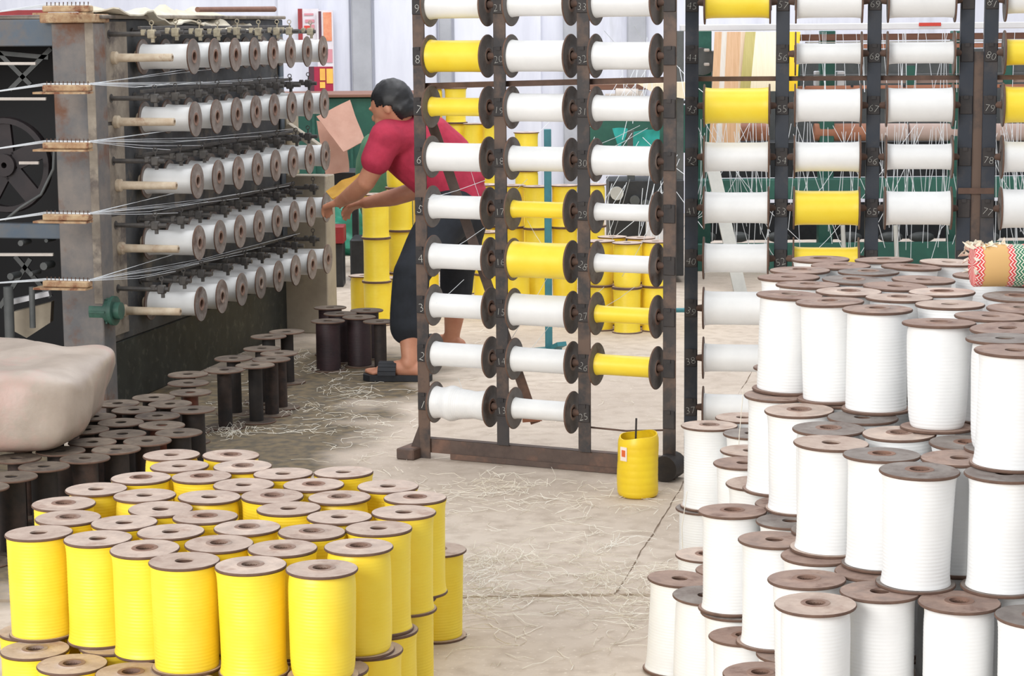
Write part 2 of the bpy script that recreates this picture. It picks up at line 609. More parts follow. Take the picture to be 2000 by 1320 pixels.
def winding_mesh(mname, r0_, r1_, style, ln=L):
    k = ('w', mname, round(r0_, 4), round(r1_, 4), style, ln)
    if k not in _cache:
        prof = []
        z0, z1 = FT + .0005, ln - FT - .0005
        n = 30 if style != 'smooth' else 12
        rng = random.Random(hash(style) % 1000 + int(r0_ * 1e4))
        for i in range(n):
            for j, g in ((0, 0.0), (0.45, 1.0), (0.9, 1.0)):
                t = (i + j) / n
                z = z0 + (z1 - z0) * t
                r = r0_ + (r1_ - r0_) * t
                e = min(t, 1 - t)
                if style == 'flare':
                    r += 0.004 * math.exp(-e / 0.05)
                elif style == 'round':
                    r -= 0.006 * math.exp(-e / 0.06)
                elif style == 'bulge':
                    r += 0.011 * math.exp(-((t - 0.3) / 0.12) ** 2) + 0.006 * math.exp(-e / 0.06) - 0.004 * math.exp(-((t - 0.72) / 0.1) ** 2)
                elif style == 'smooth':
                    r += 0.0035 * math.exp(-e / 0.06)
                if style != 'smooth':
                    r += (g - 0.5) * 0.0005 * (0.35 + 0.65 * abs(math.sin(t * 5 + r0_ * 400)))
                prof.append((r, z))
        prof = [(0.0226, z0)] + prof + [(prof[-1][0], z1), (0.0226, z1)]
        _cache[k] = MB().lathe(prof, 40).mesh('winding', M[mname], 50)
    return _cache[k]


def core_mesh(mname, r=0.0193, ro=0.0225, ln=L):
    k = ('c', mname, r, ro, ln)
    if k not in _cache:
        _cache[k] = MB().lathe([(r, FT * .6), (r, ln - FT * .6), (ro, ln - FT * .6), (ro, FT * .6)], 20, closed=True).mesh('core_tube', M[mname], 40)
    return _cache[k]


def spool(base, axis, yarn, r0_, r1_, style, label, group, fl='flange', cat='spool', fr=D / 2, ln=L, hub=True, core=None, name=None, cr0=0.027):
    """base: centre of the lower flange; axis: unit vector along the core"""
    axis = Vector(axis).normalized()
    q = Vector((0, 0, 1)).rotation_difference(axis)
    q = q @ Quaternion((0, 0, 1), random.uniform(0, 6.283))
    nm = name or {'yellow': 'yellow_spool', 'white': 'white_spool', 'maroon': 'maroon_spool', None: 'empty_spool'}[yarn]
    o = thing(nm, label, cat, base, group)
    o.rotation_mode = 'QUATERNION'
    o.rotation_quaternion = q
    fm = flange_mesh(fl, fr, hub)
    if hub and yarn:
        if 'ring' not in _cache:
            _cache['ring'] = MB().lathe([(.0192, FT * .2), (.0192, FT + .0022), (.0275, FT + .0024), (.0295, FT + .0004), (.0295, FT * .2)], 28, closed=True).mesh('hub_ring', M['hubring'], 40)
        inst('hub_ring', _cache['ring'], o, Matrix.Translation((0, 0, ln - FT)))
    inst('flange', fm, o, Matrix.Translation((0, 0, ln - FT)))
    inst('flange', fm, o, Matrix.Translation((0, 0, FT)) @ Matrix.Rotation(math.pi, 4, 'X'))
    if yarn:
        inst('winding', winding_mesh(yarn, r0_, r1_, style, ln), o, Matrix())
        inst('core_tube', core_mesh('hub', ln=ln), o, Matrix())
    else:
        inst('core_tube', core_mesh(core or 'core', 0.0193, cr0, ln), o, Matrix())
    return o


def relax(pts, dmin, it=600, wx=0.12):
    """push overlapping spools apart, mostly in depth"""
    P = [Vector((p[0], p[1])) for p in pts]
    for _ in range(it):
        moved = False
        for i in range(len(P)):
            for j in range(i):
                d = P[i] - P[j]
                if d.length < dmin - 1e-5:
                    need = math.sqrt(max(dmin * dmin - d.x * d.x, 0)) - abs(d.y)
                    sy = 1 if d.y >= 0 else -1
                    sx = 1 if d.x >= 0 else -1
                    needx = math.sqrt(max(dmin * dmin - d.y * d.y, 0)) - abs(d.x)
                    if needx < need * 0.3:
                        my, mx = need * 0.1, needx * 0.5
                    else:
                        my, mx = need * 0.45, needx * wx * 0.5
                    P[i] += Vector((sx * mx, sy * my))
                    P[j] -= Vector((sx * mx, sy * my))
                    moved = True
        if not moved:
            break
    for _ in range(200):                       # final isotropic clean-up
        moved = False
        for i in range(len(P)):
            for j in range(i):
                d = P[i] - P[j]
                l = d.length
                if l < dmin - 1e-5:
                    d = d / l if l > 1e-5 else Vector((0.6, 0.8))
                    P[i] += d * (dmin - l) * 0.5
                    P[j] -= d * (dmin - l) * 0.5
                    moved = True
        if not moved:
            break
    return P


DM = D + 0.0015


def support(upper, lower, jit=0.02):
    """every upper spool must stand on a lower one: add hidden ones where none is known"""
    low = list(lower)
    for p in upper:
        if not any((Vector((p[0], p[1])) - Vector((q[0], q[1]))).length < 0.115 for q in low):
            low.append((p[0] + random.uniform(-jit, jit), p[1] + random.uniform(-jit, jit)))
    return low


def rowlabels(P, step=0.14):
    """front-to-back row and left-to-right place of each point"""
    y0 = min(p.y for p in P)
    rows = {}
    for i, p in enumerate(P):
        rows.setdefault(int((p.y - y0 + 0.03) / step), []).append(i)
    out = {}
    for rk, (r, idx) in enumerate(sorted(rows.items())):
        for k, i in enumerate(sorted(idx, key=lambda i: P[i].x)):
            out[i] = (ORD[min(rk, 19)], ORD[min(k, 19)])
    return out


def wind(yarn):
    st = random.choice(['flare', 'flare', 'straight', 'round', 'flare'])
    a = random.choice([0.064, 0.066, 0.0675, 0.069])
    b = random.choice([0.066, 0.068, 0.0695])
    return a, b, st


def tilt(deg=0.9):
    a = random.uniform(0, 6.283)
    t = math.radians(random.uniform(0, deg))
    return Vector((math.sin(t) * math.cos(a), math.sin(t) * math.sin(a), math.cos(t)))


# ---- yellow pile in front
ytop = [(92, 1041), (206, 1046), (308, 1063), (373, 1086), (120, 1011), (142, 984), (188, 964), (244, 1013), (296, 988), (301, 969),
        (276, 940), (390, 940), (335, 916), (346, 893), (415, 975), (383, 1001), (340, 1028), (440, 1059), (446, 913), (455, 895),
        (541, 925), (667, 924), (490, 951), (607, 950), (539, 971), (661, 971), (762, 955), (780, 974), (527, 996), (640, 996), (775, 1002),
        (472, 1025), (620, 1027), (748, 1024), (564, 1060), (697, 1066), (503, 1092), (628, 1098)]
DY = 0.147
DMY = DY + 0.0015
top = relax([atz(x, y, 2 * L) for x, y in ytop], DMY)
low = [atz(x, y, L) for x, y in ((50, 1275), (170, 1284), (262, 1296), (650, 1303), (752, 1228), (790, 1165), (775, 1105), (380, 1312), (510, 1312))]
low = support(top, [(p.x, p.y) for p in low], 0.03)
low = relax(low, DMY)
rl = rowlabels(top)
for i, p in enumerate(top):
    a, b, st = wind('yellow')
    spool((p.x, p.y, L), tilt(1.5), 'yellow', a, b, st, f'yellow spool atop the floor pile, {rl[i][0]} row from front, {rl[i][1]} from left',
          'yellow spools in the front pile', hub=random.random() < 0.5, fr=DY / 2)
nvis = 9
for i, p in enumerate(low):
    a, b, st = wind('yellow')
    if i < nvis and i not in (6, 8):
        lb = ['yellow spool at the bottom left corner of the picture, under the pile', 'second yellow spool from the left in the lowest layer of the pile',
              'third yellow spool from the left in the lowest layer of the pile', 'lower yellow spool peeping out under the pile\'s front right corner',
              'lower yellow spool on the pile\'s right flank, nearest the front', 'lower yellow spool in the middle of the pile\'s right flank',
              'lower yellow spool at the back of the pile\'s right flank', 'lower yellow spool at the bottom edge, fourth from the left',
              'lower yellow spool at the bottom edge, fifth from the left'][i]
    else:
        lb = 'yellow spool in the lower layer, hidden under the top spools'
    spool((p.x, p.y, 0), (0, 0, 1), 'yellow', a, b, st, lb, 'yellow spools in the lower layer' if i >= nvis or i in (6, 8) else 'yellow spools in the front pile', fr=DY / 2)
p = atz(850, 1072, L)
spool((p.x, p.y, 0), (0.01, 0, 1), 'yellow', .066, .069, 'straight', 'lone yellow spool standing on the floor right of the yellow pile', 'yellow spools in the front pile')

# ---- white pile on the right
w4 = [(1616, 509), (1633, 517), (1729, 508), (1773, 521), (1849, 513), (1692, 530), (1552, 532), (1566, 546), (1667, 546), (1799, 548),
      (1600, 564), (1737, 561), (1552, 585), (1622, 587), (1675, 575), (1701, 599), (1830, 572), (1771, 581), (1830, 591), (1816, 613),
      (1944, 600), (1939, 612), (1981, 579), (1970, 641), (1963, 661), (1981, 684), (1930, 540), (1990, 548)]
w3 = [(1524, 777), (1580, 798), (1664, 815), (1623, 843), (1638, 864), (1763, 845), (1725, 885), (1791, 917), (1859, 858), (1884, 890), (1945, 920)]
w2 = [(1393, 833), (1450, 820), (1460, 838), (1455, 882), (1475, 915), (1483, 942), (1463, 993), (1534, 1057), (1584, 1120), (1596, 1157),
      (1596, 1091), (1545, 987), (1563, 1017), (1717, 1150), (1882, 1177), (2003, 1188), (1690, 1112)]
w1 = [(1387, 1085), (1412, 1115), (1344, 1137), (1377, 1169), (1436, 1201), (1473, 1234), (1510, 1263), (1518, 1302)]
w2 += [(2085, 1150), (2060, 1100)]
w3 += [(2050, 900), (2035, 865)]
P4 = relax([atz(x, y, 4 * L) for x, y in w4], DM)
l3 = support(P4, [tuple(atz(x, y, 3 * L))[:2] for x, y in w3])
P3 = relax(l3, DM)
l2 = support(P3, [tuple(atz(x, y, 2 * L))[:2] for x, y in w2])
P2 = relax(l2, DM)
l1 = support(P2, [tuple(atz(x, y, L))[:2] for x, y in w1])
P1 = relax(l1, DM)
LN = ['floor layer', 'second layer', 'third layer', 'top layer']
for k, (P, nv) in enumerate(((P1, len(w1)), (P2, len(w2)), (P3, len(w3)), (P4, len(w4)))):
    rl = rowlabels(P[:nv])
    for i, p in enumerate(P):
        a, b, st = wind('white')
        if i < nv:
            lb = f'white spool in the tall pile\'s {LN[k]}, {rl[i][0]} row from front, {rl[i][1]} from left'
            gp = 'white spools in the tall pile'
        else:
            lb = 'white spool inside the tall pile, hidden by the spools around it'
            gp = 'white spools inside the tall pile'
        ax = tilt(0.8 + 0.5 * k)
        if k == 0 and i == 2:
            ax = Vector((0.05, 0, 1))
        if k == 0 and i == 3:
            ax = Vector((0.03, -0.03, 1))
        spool((p.x, p.y, k * L + 0.0006 * k), ax, 'white', a - (0.004 if random.random() < .3 else 0), b, st, lb, gp, hub=random.random() < 0.5,
              fl=random.choice(['flange_brown', 'flange_brown', 'flange', 'flange_grey']))

# ---- empty spools behind the yellow pile and along the machine
emp = [(42, 917), (84, 903), (5, 937), (140, 889), (130, 875), (169, 865), (229, 865), (239, 842), (225, 824), (254, 808), (298, 852),
       (316, 841), (315, 827), (319, 810), (285, 819), (248, 798), (304, 790), (325, 796), (352, 778), (146, 846), (174, 838), (198, 809),
       (40, 890), (95, 868),
       (367, 747), (372, 727), (434, 725), (508, 708), (524, 703), (459, 699), (511, 680), (539, 691), (527, 655), (558, 648),
       (640, 626), (742, 627), (645, 600), (700, 616), (714, 607), (668, 612)]
EP = relax([atz(x, y, L) for x, y in emp], DM)
rl = rowlabels(EP[:24], 0.16)
rl2 = rowlabels(EP[24:34], 0.16)
for i, p in enumerate(EP):
    if i < 24:
        lb = f'empty brown spool by the pale bale, {rl[i][0]} row from front, {rl[i][1]} from left'
        gp = 'empty spools behind the yellow pile'
    elif i < 34:
        r = rl2[i - 24]
        lb = f'oily empty spool along the machine\'s foot, {r[0]} row from front, {r[1]} from left'
        gp = 'empty spools along the machine'
    else:
        j = i - 34
        lb = ['dark maroon wound spool on the floor, nearest the machine\'s rear post', 'empty black spool beside the worker\'s front leg',
              'maroon spool behind the one nearest the machine\'s rear post', 'maroon spool in the middle of the group left of the worker',
              'dark spool at the back of the group left of the worker', 'maroon spool second from the left beside the worker'][j]
        gp = 'dark spools left of the worker'
    mar = i >= 34 and i != 35
    spool((p.x, p.y, 0), tilt(0.7), 'maroon' if mar else None, .055, .055, 'straight', lb, gp, fl='flange_dark',
          core='corered' if i in (18, 12) else 'core', hub=False, cr0=0.040 if i < 18 else 0.028)


# ------------------------------------------------------------------ creel racks
PITCH, Z1 = 0.1755, 0.208
PXM = 7.3 / FPX
a0, a1 = aty(824, 500, 7.52), aty(1308, 500, 7.12)
b0, b1 = aty(1350, 500, 7.36), aty(1880, 500, 7.24)
a0.z = a1.z = b0.z = b1.z = 0
bdir = (b1 - b0) / 3


def make_rack(name, label, p0, step, nposts, numbers, spec, matname, words, zig):
    d = step.normalized()
    nrm = Vector((d.y, -d.x, 0))
    if nrm.y > 0:
        nrm = -nrm
    up = Vector((0, 0, 1))
    root = thing(name, label, 'rack', p0)
    HT = 1.95
    bracket_me = None
    for i in range(nposts):
        base = p0 + step * i
        mb = MB()
        # angle iron: wide front flange and a leg going back
        zl = 0.0705 if 0 < i < nposts - 1 else 0.0      # inner posts stand on the bottom rail
        mb.box(base + up * ((HT + zl) / 2), (0.046, 0.006, HT - zl), (d, nrm, up), bev=0.001)
        mb.box(base + up * ((HT + zl) / 2) - nrm * 0.02 - d * 0.02, (0.006, 0.036, HT - zl), (d, nrm, up))
        post = mb.build('post', matname, root)
        # slotted bearing plates and chalked numbers
        for rr in range(9):
            z = Z1 + PITCH * rr
            pl = MB().box(base + up * z + nrm * 0.006, (0.042, 0.006, 0.062), (d, nrm, up), bev=0.0015)
            pl.box(base + up * (z + 0.026) + nrm * 0.010, (0.016, 0.006, 0.012), (d, nrm, up))
            pl.build('bearing_plate', 'bracket', post)
        for rr in range(9):
            if numbers[i] is None:
                continue
            n = numbers[i] + rr + 1
            z = Z1 + PITCH * rr - 0.012
            cu_ = bpy.data.curves.new('num', 'FONT')
            cu_.body = str(n)
            cu_.size = 0.036 if n > 9 else 0.044
            cu_.extrude = 0.0003
            cu_.align_x = 'CENTER'
            cu_.align_y = 'CENTER'
            cu_.offset = -0.0012
            cu_.resolution_u = 2
            to = bpy.data.objects.new('num', cu_)
            C.objects.link(to)
            dg = bpy.context.evaluated_depsgraph_get()
            me = bpy.data.meshes.new_from_object(to.evaluated_get(dg))
            bpy.data.objects.remove(to)
            me.materials.clear()
            me.materials.append(M['chalk'])
            o = bpy.data.objects.new('chalk_number', me)
            C.objects.link(o)
            o.parent = post
            rot = Matrix((d, up, nrm)).transposed().to_4x4()
            o.matrix_local = Matrix.Translation(base + up * z + nrm * 0.0105 - WLOC[post.name]) @ rot @ Matrix.Rotation(random.uniform(-.5, .25), 4, 'Z')
    for i in range(nposts - 1):
        q0 = p0 + step * i
        for rr in range(9):
            sp = spec[i].get(rr + 1)
            z = Z1 + PITCH * rr
            gap = step.length
            m0 = q0 + step * 0.5 + up * z
            if sp is None:
                continue
            yarn, half = sp[0], sp[1]
            r = half * PXM
            st = sp[2] if len(sp) > 2 else 'smooth'
            rod = MB().tube([q0 + up * z + d * 0.02, q0 + step + up * z - d * 0.02], 0.0075, 8)
            rod.build('spindle', 'steel', root, 40)
            for sgn in (-1, 1):
                e = m0 + d * sgn * (L / 2 + 0.002)
                e2 = m0 + d * sgn * (gap / 2 - 0.018)
                MB().tube([e, e2], [0.013, 0.010], 10).build('end_cone', 'rust', root, 40)
            if words:
                lb = f'{yarn} spool on the {words} rack, {ORD[i]} column from left, {ORD[9 - rr - 1]} from top'
            spool(m0 - d * (L / 2), d, yarn, r, r, st, lb, f'spools on the {words} rack', fl='flange_rack', fr=0.0745)
    return root, d, nrm


W, Yl = 'white', 'yellow'
specA = [
    {9: (W, 26), 8: (Yl, 31), 7: (Yl, 18), 6: (W, 28), 5: (W, 23), 4: (W, 25), 3: (W, 24), 2: (W, 24), 1: (W, 30, 'bulge')},
    {9: (W, 23), 8: (W, 30), 7: (W, 27), 6: (W, 24), 5: (Yl, 16), 4: (Yl, 35), 3: (W, 31), 2: (W, 24), 1: (W, 20)},
    {9: (W, 26), 8: (W, 26), 7: (W, 24), 6: (W, 28), 5: (W, 16), 4: (W, 17), 3: (Yl, 16), 2: (Yl, 20)}]
specB = [
    {9: (Yl, 30), 7: (Yl, 34), 6: (W, 28), 5: (W, 30), 4: (W, 28), 3: (W, 33), 2: (W, 27), 1: (W, 26)},
    {9: (W, 31), 8: (W, 19), 7: (W, 31), 6: (W, 28), 5: (Yl, 33), 4: (Yl, 22)},
    {9: (W, 32), 8: (W, 20), 7: (W, 32), 6: (W, 24), 5: (W, 32)}]
specC = [
    {9: (W, 26), 8: (Yl, 24), 7: (Yl, 34), 6: (W, 29), 5: (W, 37)}]
rackA, dA, nA = make_rack('creel_rack', 'dark rusty creel rack of angle iron posts holding three columns of spools', a0, (a1 - a0) / 3, 4,
                          [0, 12, 24, None], specA, M['postA'], 'left creel', 1)
rackB, dB, nB = make_rack('creel_rack', 'blue-black creel rack behind the white pile holding three columns of spools', b0, bdir, 4,
                          [36, 48, 60, None], specB, M['postB'], 'right creel', 1)
c0_ = aty(1926, 500, 7.22)
c0_.z = 0
rackC, dC, nC = make_rack('creel_rack', 'blue-black creel rack cut off by the right edge of the picture', c0_, bdir, 2,
                          [72, None], specC, M['postB'], 'right-edge creel', 1)
UP = Vector((0, 0, 1))
# rack A: rails, braces and feet
za = 1.352
MB().beam(a0 + UP * (za - 0.02) - nA * 0.035, a1 + UP * (za + 0.005) - nA * 0.035, 0.006, 0.020).build('cross_bar', 'rust', rackA)
MB().beam(a0 + UP * 0.045 - nA * 0.012, a1 + UP * 0.045 - nA * 0.012, 0.006, 0.05).beam(a0 + UP * 0.067 - nA * 0.03, a1 + UP * 0.067 - nA * 0.03, 0.04, 0.006).build('bottom_rail', 'postRust', rackA)
MB().beam(a0 + UP * 0.012 - nA * 0.03 + dA * .1, a1 + UP * 0.012 - nA * 0.03, 0.05, 0.02).build('floor_rail', 'postRust', rackA)
g0 = a0 - dA * 0.02
MB().prism([g0 + UP * 0.12 + nA * 0.004, g0 + UP * 0.0 - dA * 0.05 + nA * 0.004, g0 + nA * 0.004], -nA * 0.006).build('foot_gusset', 'postRust', rackA)
MB().box(g0 + UP * 0.02 - dA * 0.03, (0.07, 0.12, 0.04), (dA, nA, UP), bev=0.004).build('foot', 'postRust', rackA)
MB().tube([a1 + UP * 0.045 - dA * 0.0 + nA * 0.05, a1 + UP * 0.045 + nA * -0.05], 0.045, 18).build('foot_roller', 'bracket', rackA, 40)
br0, br1 = aty(838, 225, 7.62), aty(1046, 826, 7.75)
MB().beam(br0, br1, 0.006, 0.036, up=(1, 0, 0.3)).build('diagonal_brace', 'postRust', rackA)
MB().beam(aty(1020, 815, 7.72), aty(1058, 812, 7.72), 0.05, 0.03).build('brace_block', 'wood', rackA)
w0, w1_ = aty(1150, 834, 7.28), aty(1296, 840, 7.15)
MB().tube([w0, (w0 + w1_) / 2 - UP * 0.008, w1_], 0.0035, 6).build('tie_wire', 'rust', rackA)
ye = MB()
for (x0, y0, x1, y1) in ((836, 388, 948, 352), (872, 492, 946, 445), (852, 592, 906, 546), (915, 318, 940, 396), (1090, 640, 1180, 560), (1030, 690, 1100, 600), (1000, 660, 1070, 540),
                         (895, 738, 915, 790), (1230, 350, 1195, 470), (1180, 60, 1215, 96), (1238, 50, 1270, 96), (1160, 170, 1210, 205), (1220, 165, 1275, 205),
                         (1240, 560, 1180, 600), (1262, 460, 1215, 540), (1150, 290, 1250, 245), (1170, 300, 1265, 250), (1030, 350, 985, 388), (1060, 480, 1030, 430)):
    p0_, p1_ = aty(x0, y0, 7.45), aty(x1, y1, 7.5)
    ye.tube([p0_, (p0_ + p1_) / 2 - UP * .004, p1_], .0009, 4)
ye.build('yarn_ends', 'thread', rackA)['kind'] = 'stuff'
zb = 1.352
MB().beam(b0 + UP * zb - nB * 0.03, b0 + bdir * 3 + UP * zb - nB * 0.03, 0.006, 0.016).build('cross_bar', 'rust', rackB)
MB().beam(b0 + UP * 0.045, b0 + bdir * 3 + UP * 0.045, 0.03, 0.05).build('bottom_rail', 'postB', rackB)
MB().beam(c0_ + UP * zb - nC * 0.03, c0_ + bdir + UP * zb - nC * 0.03, 0.006, 0.016).build('cross_bar', 'rust', rackC)
MB().beam(c0_ + UP * 0.045, c0_ + bdir + UP * 0.045, 0.03, 0.05).build('bottom_rail', 'postB', rackC)
fp = (b0 + bdir * 3 + c0_) / 2
MB().box(fp + UP * 0.79 - nC * 0.012, (0.04, 0.006, 1.3), (dC, nC, UP)).build('filler_plate', 'postA', rackC)
MB().box(fp + UP * 0.97 + nC * 0.006, (0.12, 0.006, 0.02), (dC, nC, UP)).build('tie_strap', 'rust', rackC)

# ------------------------------------------------------------------ yellow canister in front of the rack
cb = atz(1246, 968, 0)
can = thing('canister', 'cut-open yellow plastic canister used as a bin, standing before the rack', 'canister', cb)
R_, H_ = 0.068, 0.205
prof = [(0.001, 0.004), (R_ - .012, 0.0), (R_ - .003, .006), (R_, .016)]
for i in range(7):
    z = .02 + i * .024
    prof += [(R_, z), (R_ - .0005, z + .003), (R_, z + .006)]
prof += [(R_ - .001, .19), (R_ - .006, .205), (R_ - .010, .205), (R_ - .004, .188), (R_ - .004, .012), (0.001, .008)]
mb = MB().lathe(prof, 36, Matrix.Translation(cb))
for v in mb.v:                                    # the cut rim is uneven and one side is pulled up
    h = (v.z - cb.z) / H_
    if h > 0.9:
        an = math.atan2(v.y - cb.y, v.x - cb.x)
        v.z += 0.007 * math.cos(an - .5) + 0.0025 * math.sin(3 * an)
    v.x += 0.004 * noise.noise(v * 9)
mb.build('body', 'canister', can, 45)
MB().tube([cb + Vector((-.012, 0, .02)), cb + Vector((-.006, -.01, .262))], 0.0035, 6).build('rod', 'bracket', can)
lp = Vector((-.72, -.69, 0)).normalized()
ls = Vector((lp.y * -1, lp.x, 0))
MB().box(cb + lp * (R_ + .0005) + UP * .150, (.028, .002, .046), (ls, lp, UP)).build('sticker', 'label_w', can)
MB().box(cb + lp * (R_ + .002) + UP * .152, (.016, .0012, .022), (ls, lp, UP), bev=.0005).build('sticker_mark', 'label_o', can)
tag(can.children[1], 'dark thin rod poking out of the top')

# ------------------------------------------------------------------ winding machine on the left
ang = math.radians(12.8)
U = Vector((math.sin(ang), math.cos(ang), 0))
Nn = Vector((math.cos(ang), -math.sin(ang), 0))
F0 = aty(388, 350, 8.85)
F0.z = 0
CS, RP, ZT = 0.25, 0.2575, 1.425
AX = (Nn, U, UP)


def PP(s, n=0.0, z=0.0):
    """point of the machine: s along the panel, n out of it, z up"""
    return F0 - Nn * 0.262 + U * s + Nn * n + UP * z


mach = thing('winding_machine', 'long grimy thread winding machine with five rows of pegs', 'machine', PP(0.6))
S0, S1 = -0.45, 1.86


def pbox(name, m, s0, s1, n0, n1, z0, z1, parent=mach, bev=0.004):
    return MB().box(PP((s0 + s1) / 2, (n0 + n1) / 2, (z0 + z1) / 2), (n1 - n0, s1 - s0, z1 - z0), AX, bev).build(name, m, parent)


pbox('side_panel', 'mach_panel', S0 + .12, S1, -0.02, 0, 0.27, 1.58)
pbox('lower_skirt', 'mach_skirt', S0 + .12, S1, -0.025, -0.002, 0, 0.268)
pbox('corner_plate', 'mach_beige', S0 + .121, -0.10, 0.0, 0.006, 1.17, 1.57)
pbox('corner_plate', 'mach_beige', S0 + .121, -0.16, 0.0, 0.006, 0.80, 1.155)
pbox('corner_plate', 'mach_beige', S0 + .121, -0.18, 0.0, 0.006, 0.30, 0.785)
pbox('front_post', 'mach_post', S0, S0 + .12, -0.165, 0.012, 0, 1.565)
pbox('post_edge', 'mach_beige', S0 - .006, S0 - .0005, -0.02, 0.014, 0.45, 1.565)
pbox('post_cap', 'comb', S0 - .03, S0 + .15, -0.20, 0.02, 1.566, 1.600)
pbox('top_beam', 'mach_blue', S0 + .02, S0 + .10, -1.4, -0.166, 1.475, 1.58)
pbox('middle_beam', 'mach_blue', S0 + .02, S0 + .10, -1.4, -0.166, 0.705, 0.765)
pbox('top_plate', 'mach_beige', S0 + .05, S1, -1.4, 0.03, 1.581, 1.597)
pbox('far_edge_strip', 'mach_blue', S1 - .06, S1, 0.0005, 0.012, 0.5, 1.58)
pbox('back_plate', 'mach_shade', 0.55, 0.58, -1.4, -0.03, 0.0, 1.575)  # near-black sheet added so the open interior looks dark
pbox('inner_side', 'mach_shade', S0 + .12, S1, -0.034, -0.027, 0.02, 1.57)  # near-black lining, likewise painting the interior's shade
pbox('front_post', 'mach_post', S0, S0 + .12, -1.5, -1.402, 0, 1.565)
pbox('left_panel', 'mach_panel', S0 + .12, S1, -1.5, -1.47, 0, 1.58)
pbox('rear_post', 'rear_post', S1 + .005, S1 + .16, -0.05, 0.215, 0, 0.80)
pbox('rear_post_cap', 'rear_post', S1 + .0, S1 + .19, -0.05, 0.02, 0.80, 1.10)
ch0, ch1 = aty(562, 245, 10.7), aty(640, 300, 10.7)
MB().beam(ch0, ch1, 0.14, 0.03).build('chute_board', 'rear_post', mach)
# inner works seen through the open front
wc = aty(14, 322, 8.62)
wm = Matrix.Translation(wc) @ Matrix((Nn, UP, -U)).transposed().to_4x4()
wheel = MB().lathe([(.168, -.02), (.19, -.02), (.195, 0), (.19, .02), (.168, .02)], 40, wm, closed=True).build('drive_wheel', 'wheel', mach, 40)
MB().lathe([(.012, -.03), (.045, -.03), (.045, .03), (.012, .03)], 24, wm, closed=True).build('hub', 'wheel', wheel, 40)
for k in range(5):
    an = 2 * math.pi * k / 5 + .4
    dv = (Nn * math.cos(an) + UP * math.sin(an))
    MB().beam(wc + dv * .04, wc + dv * .172, 0.075, 0.018, up=-U).build('spoke', 'wheel', wheel)
MB().tube([aty(106, 285, 8.5), aty(104, 330, 8.5), aty(80, 380, 8.5), aty(40, 405, 8.5), aty(10, 430, 8.5)], 0.006, 8).build('belt', 'iron_grey', mach, 60)
for (x0, x1, yy) in ((-60, 70, 124), (-60, 90, 193), (38, 76, 318), (-60, 104, 497)):
    MB().beam(aty(x0, yy, 8.5), aty(x1, yy, 8.5), 0.02, 0.011).build('cross_rod', 'motor_beige', mach)
for (x0, y0, x1, y1) in ((-40, 100, 95, 112), (20, 175, 100, 95), (-20, 85, 60, 165), (0, 600, 60, 505), (30, 500, 100, 580)):
    MB().beam(aty(x0, y0, 8.75), aty(x1, y1, 8.75), 0.02, 0.018).build('lattice_bar', 'iron_grey', mach)
MB().tube([aty(16, 560, 8.5), aty(20, 680, 8.5)], 0.02, 10).build('inner_leg', 'iron_grey', mach, 40)
MB().tube([aty(62, 560, 8.5), aty(64, 640, 8.5)], 0.012, 10).build('inner_leg', 'iron_grey', mach, 40)
MB().beam(aty(20, 590, 8.6), aty(98, 572, 8.6), 0.05, 0.02).build('inner_tray_rim', 'white_beam', mach)
MB().prism([aty(24, 610, 8.65), aty(100, 590, 8.65), aty(98, 630, 8.65), aty(52, 660, 8.65), aty(24, 645, 8.65)], (0, 0.06, 0)).build('inner_tray', 'rear_post', mach)
for (x, y, r) in ((40, 475, .012), (85, 520, .016), (60, 535, .01), (90, 470, .008), (20, 540, .014)):
    p = aty(x, y, 8.55)
    MB().tube([p, p + U * .08], r, 10).build('small_shaft', 'iron_grey', mach, 40)
# green gear motor beside the lowest empty peg
g0_ = aty(192, 606, 8.52)
MB().tube([g0_ - Nn * .02, g0_ + Nn * .06], 0.052, 20).tube([g0_ + Nn * .06, g0_ + Nn * .075], 0.06, 20).tube([g0_ + Nn * .075, g0_ + Nn * .10], 0.035, 16).build('gear_motor', 'green_motor', mach, 40)
for k in range(6):
    an = k * math.pi / 3
    MB().beam(g0_ + (U * math.cos(an) + UP * math.sin(an)) * .053 - Nn * .015, g0_ + (U * math.cos(an) + UP * math.sin(an)) * .053 + Nn * .05, 0.006, 0.008).build('motor_fin', 'green_motor', mach)
# pegs, guide rods with eyes, and the spools on the pegs
peg_me = MB().lathe([(.0, .0), (.026, .0), (.026, .022), (.0175, .028), (.0155, .26), (.009, .262), (.009, .245), (0, .245)], 20).mesh('peg', M['peg'], 40)
peg_short = MB().lathe([(.0, .0), (.026, .0), (.026, .022), (.0175, .028), (.0155, .20), (0, .20)], 16).mesh('peg', M['peg'], 40)
rod_me = MB().tube([(0, 0, 0), (0, 0, .225)], 0.0095, 8).tube([(0, 0, 0), (0, 0, .006)], 0.018, 10).mesh('guide_rod', M['guide'], 40)
eye = MB().box((0, 0, 0), (.028, .036, .032), bev=.004).box((.004, -.024, .006), (.012, .02, .012)).box((0, .006, -.035), (.02, .024, .02), bev=.003)
eye.tube([(0, .014, 0), (0, .036, .002)], .003, 6)
for k in range(8):
    a_, b_ = 2 * math.pi * k / 8, 2 * math.pi * (k + 1) / 8
    eye.tube([(0, .044 + .009 * math.cos(a_), .009 * math.sin(a_)), (0, .044 + .009 * math.cos(b_), .009 * math.sin(b_))], .0022, 5)
eye_me = eye.mesh('guide_eye', M['guide'], 40)
eye_me2 = eye_me.copy()
eye_me2.materials.clear()
eye_me2.materials.append(M['guide_dust'])
out = Matrix((-U, UP, Nn)).transposed().to_4x4()
ML = WLOC[mach.name]
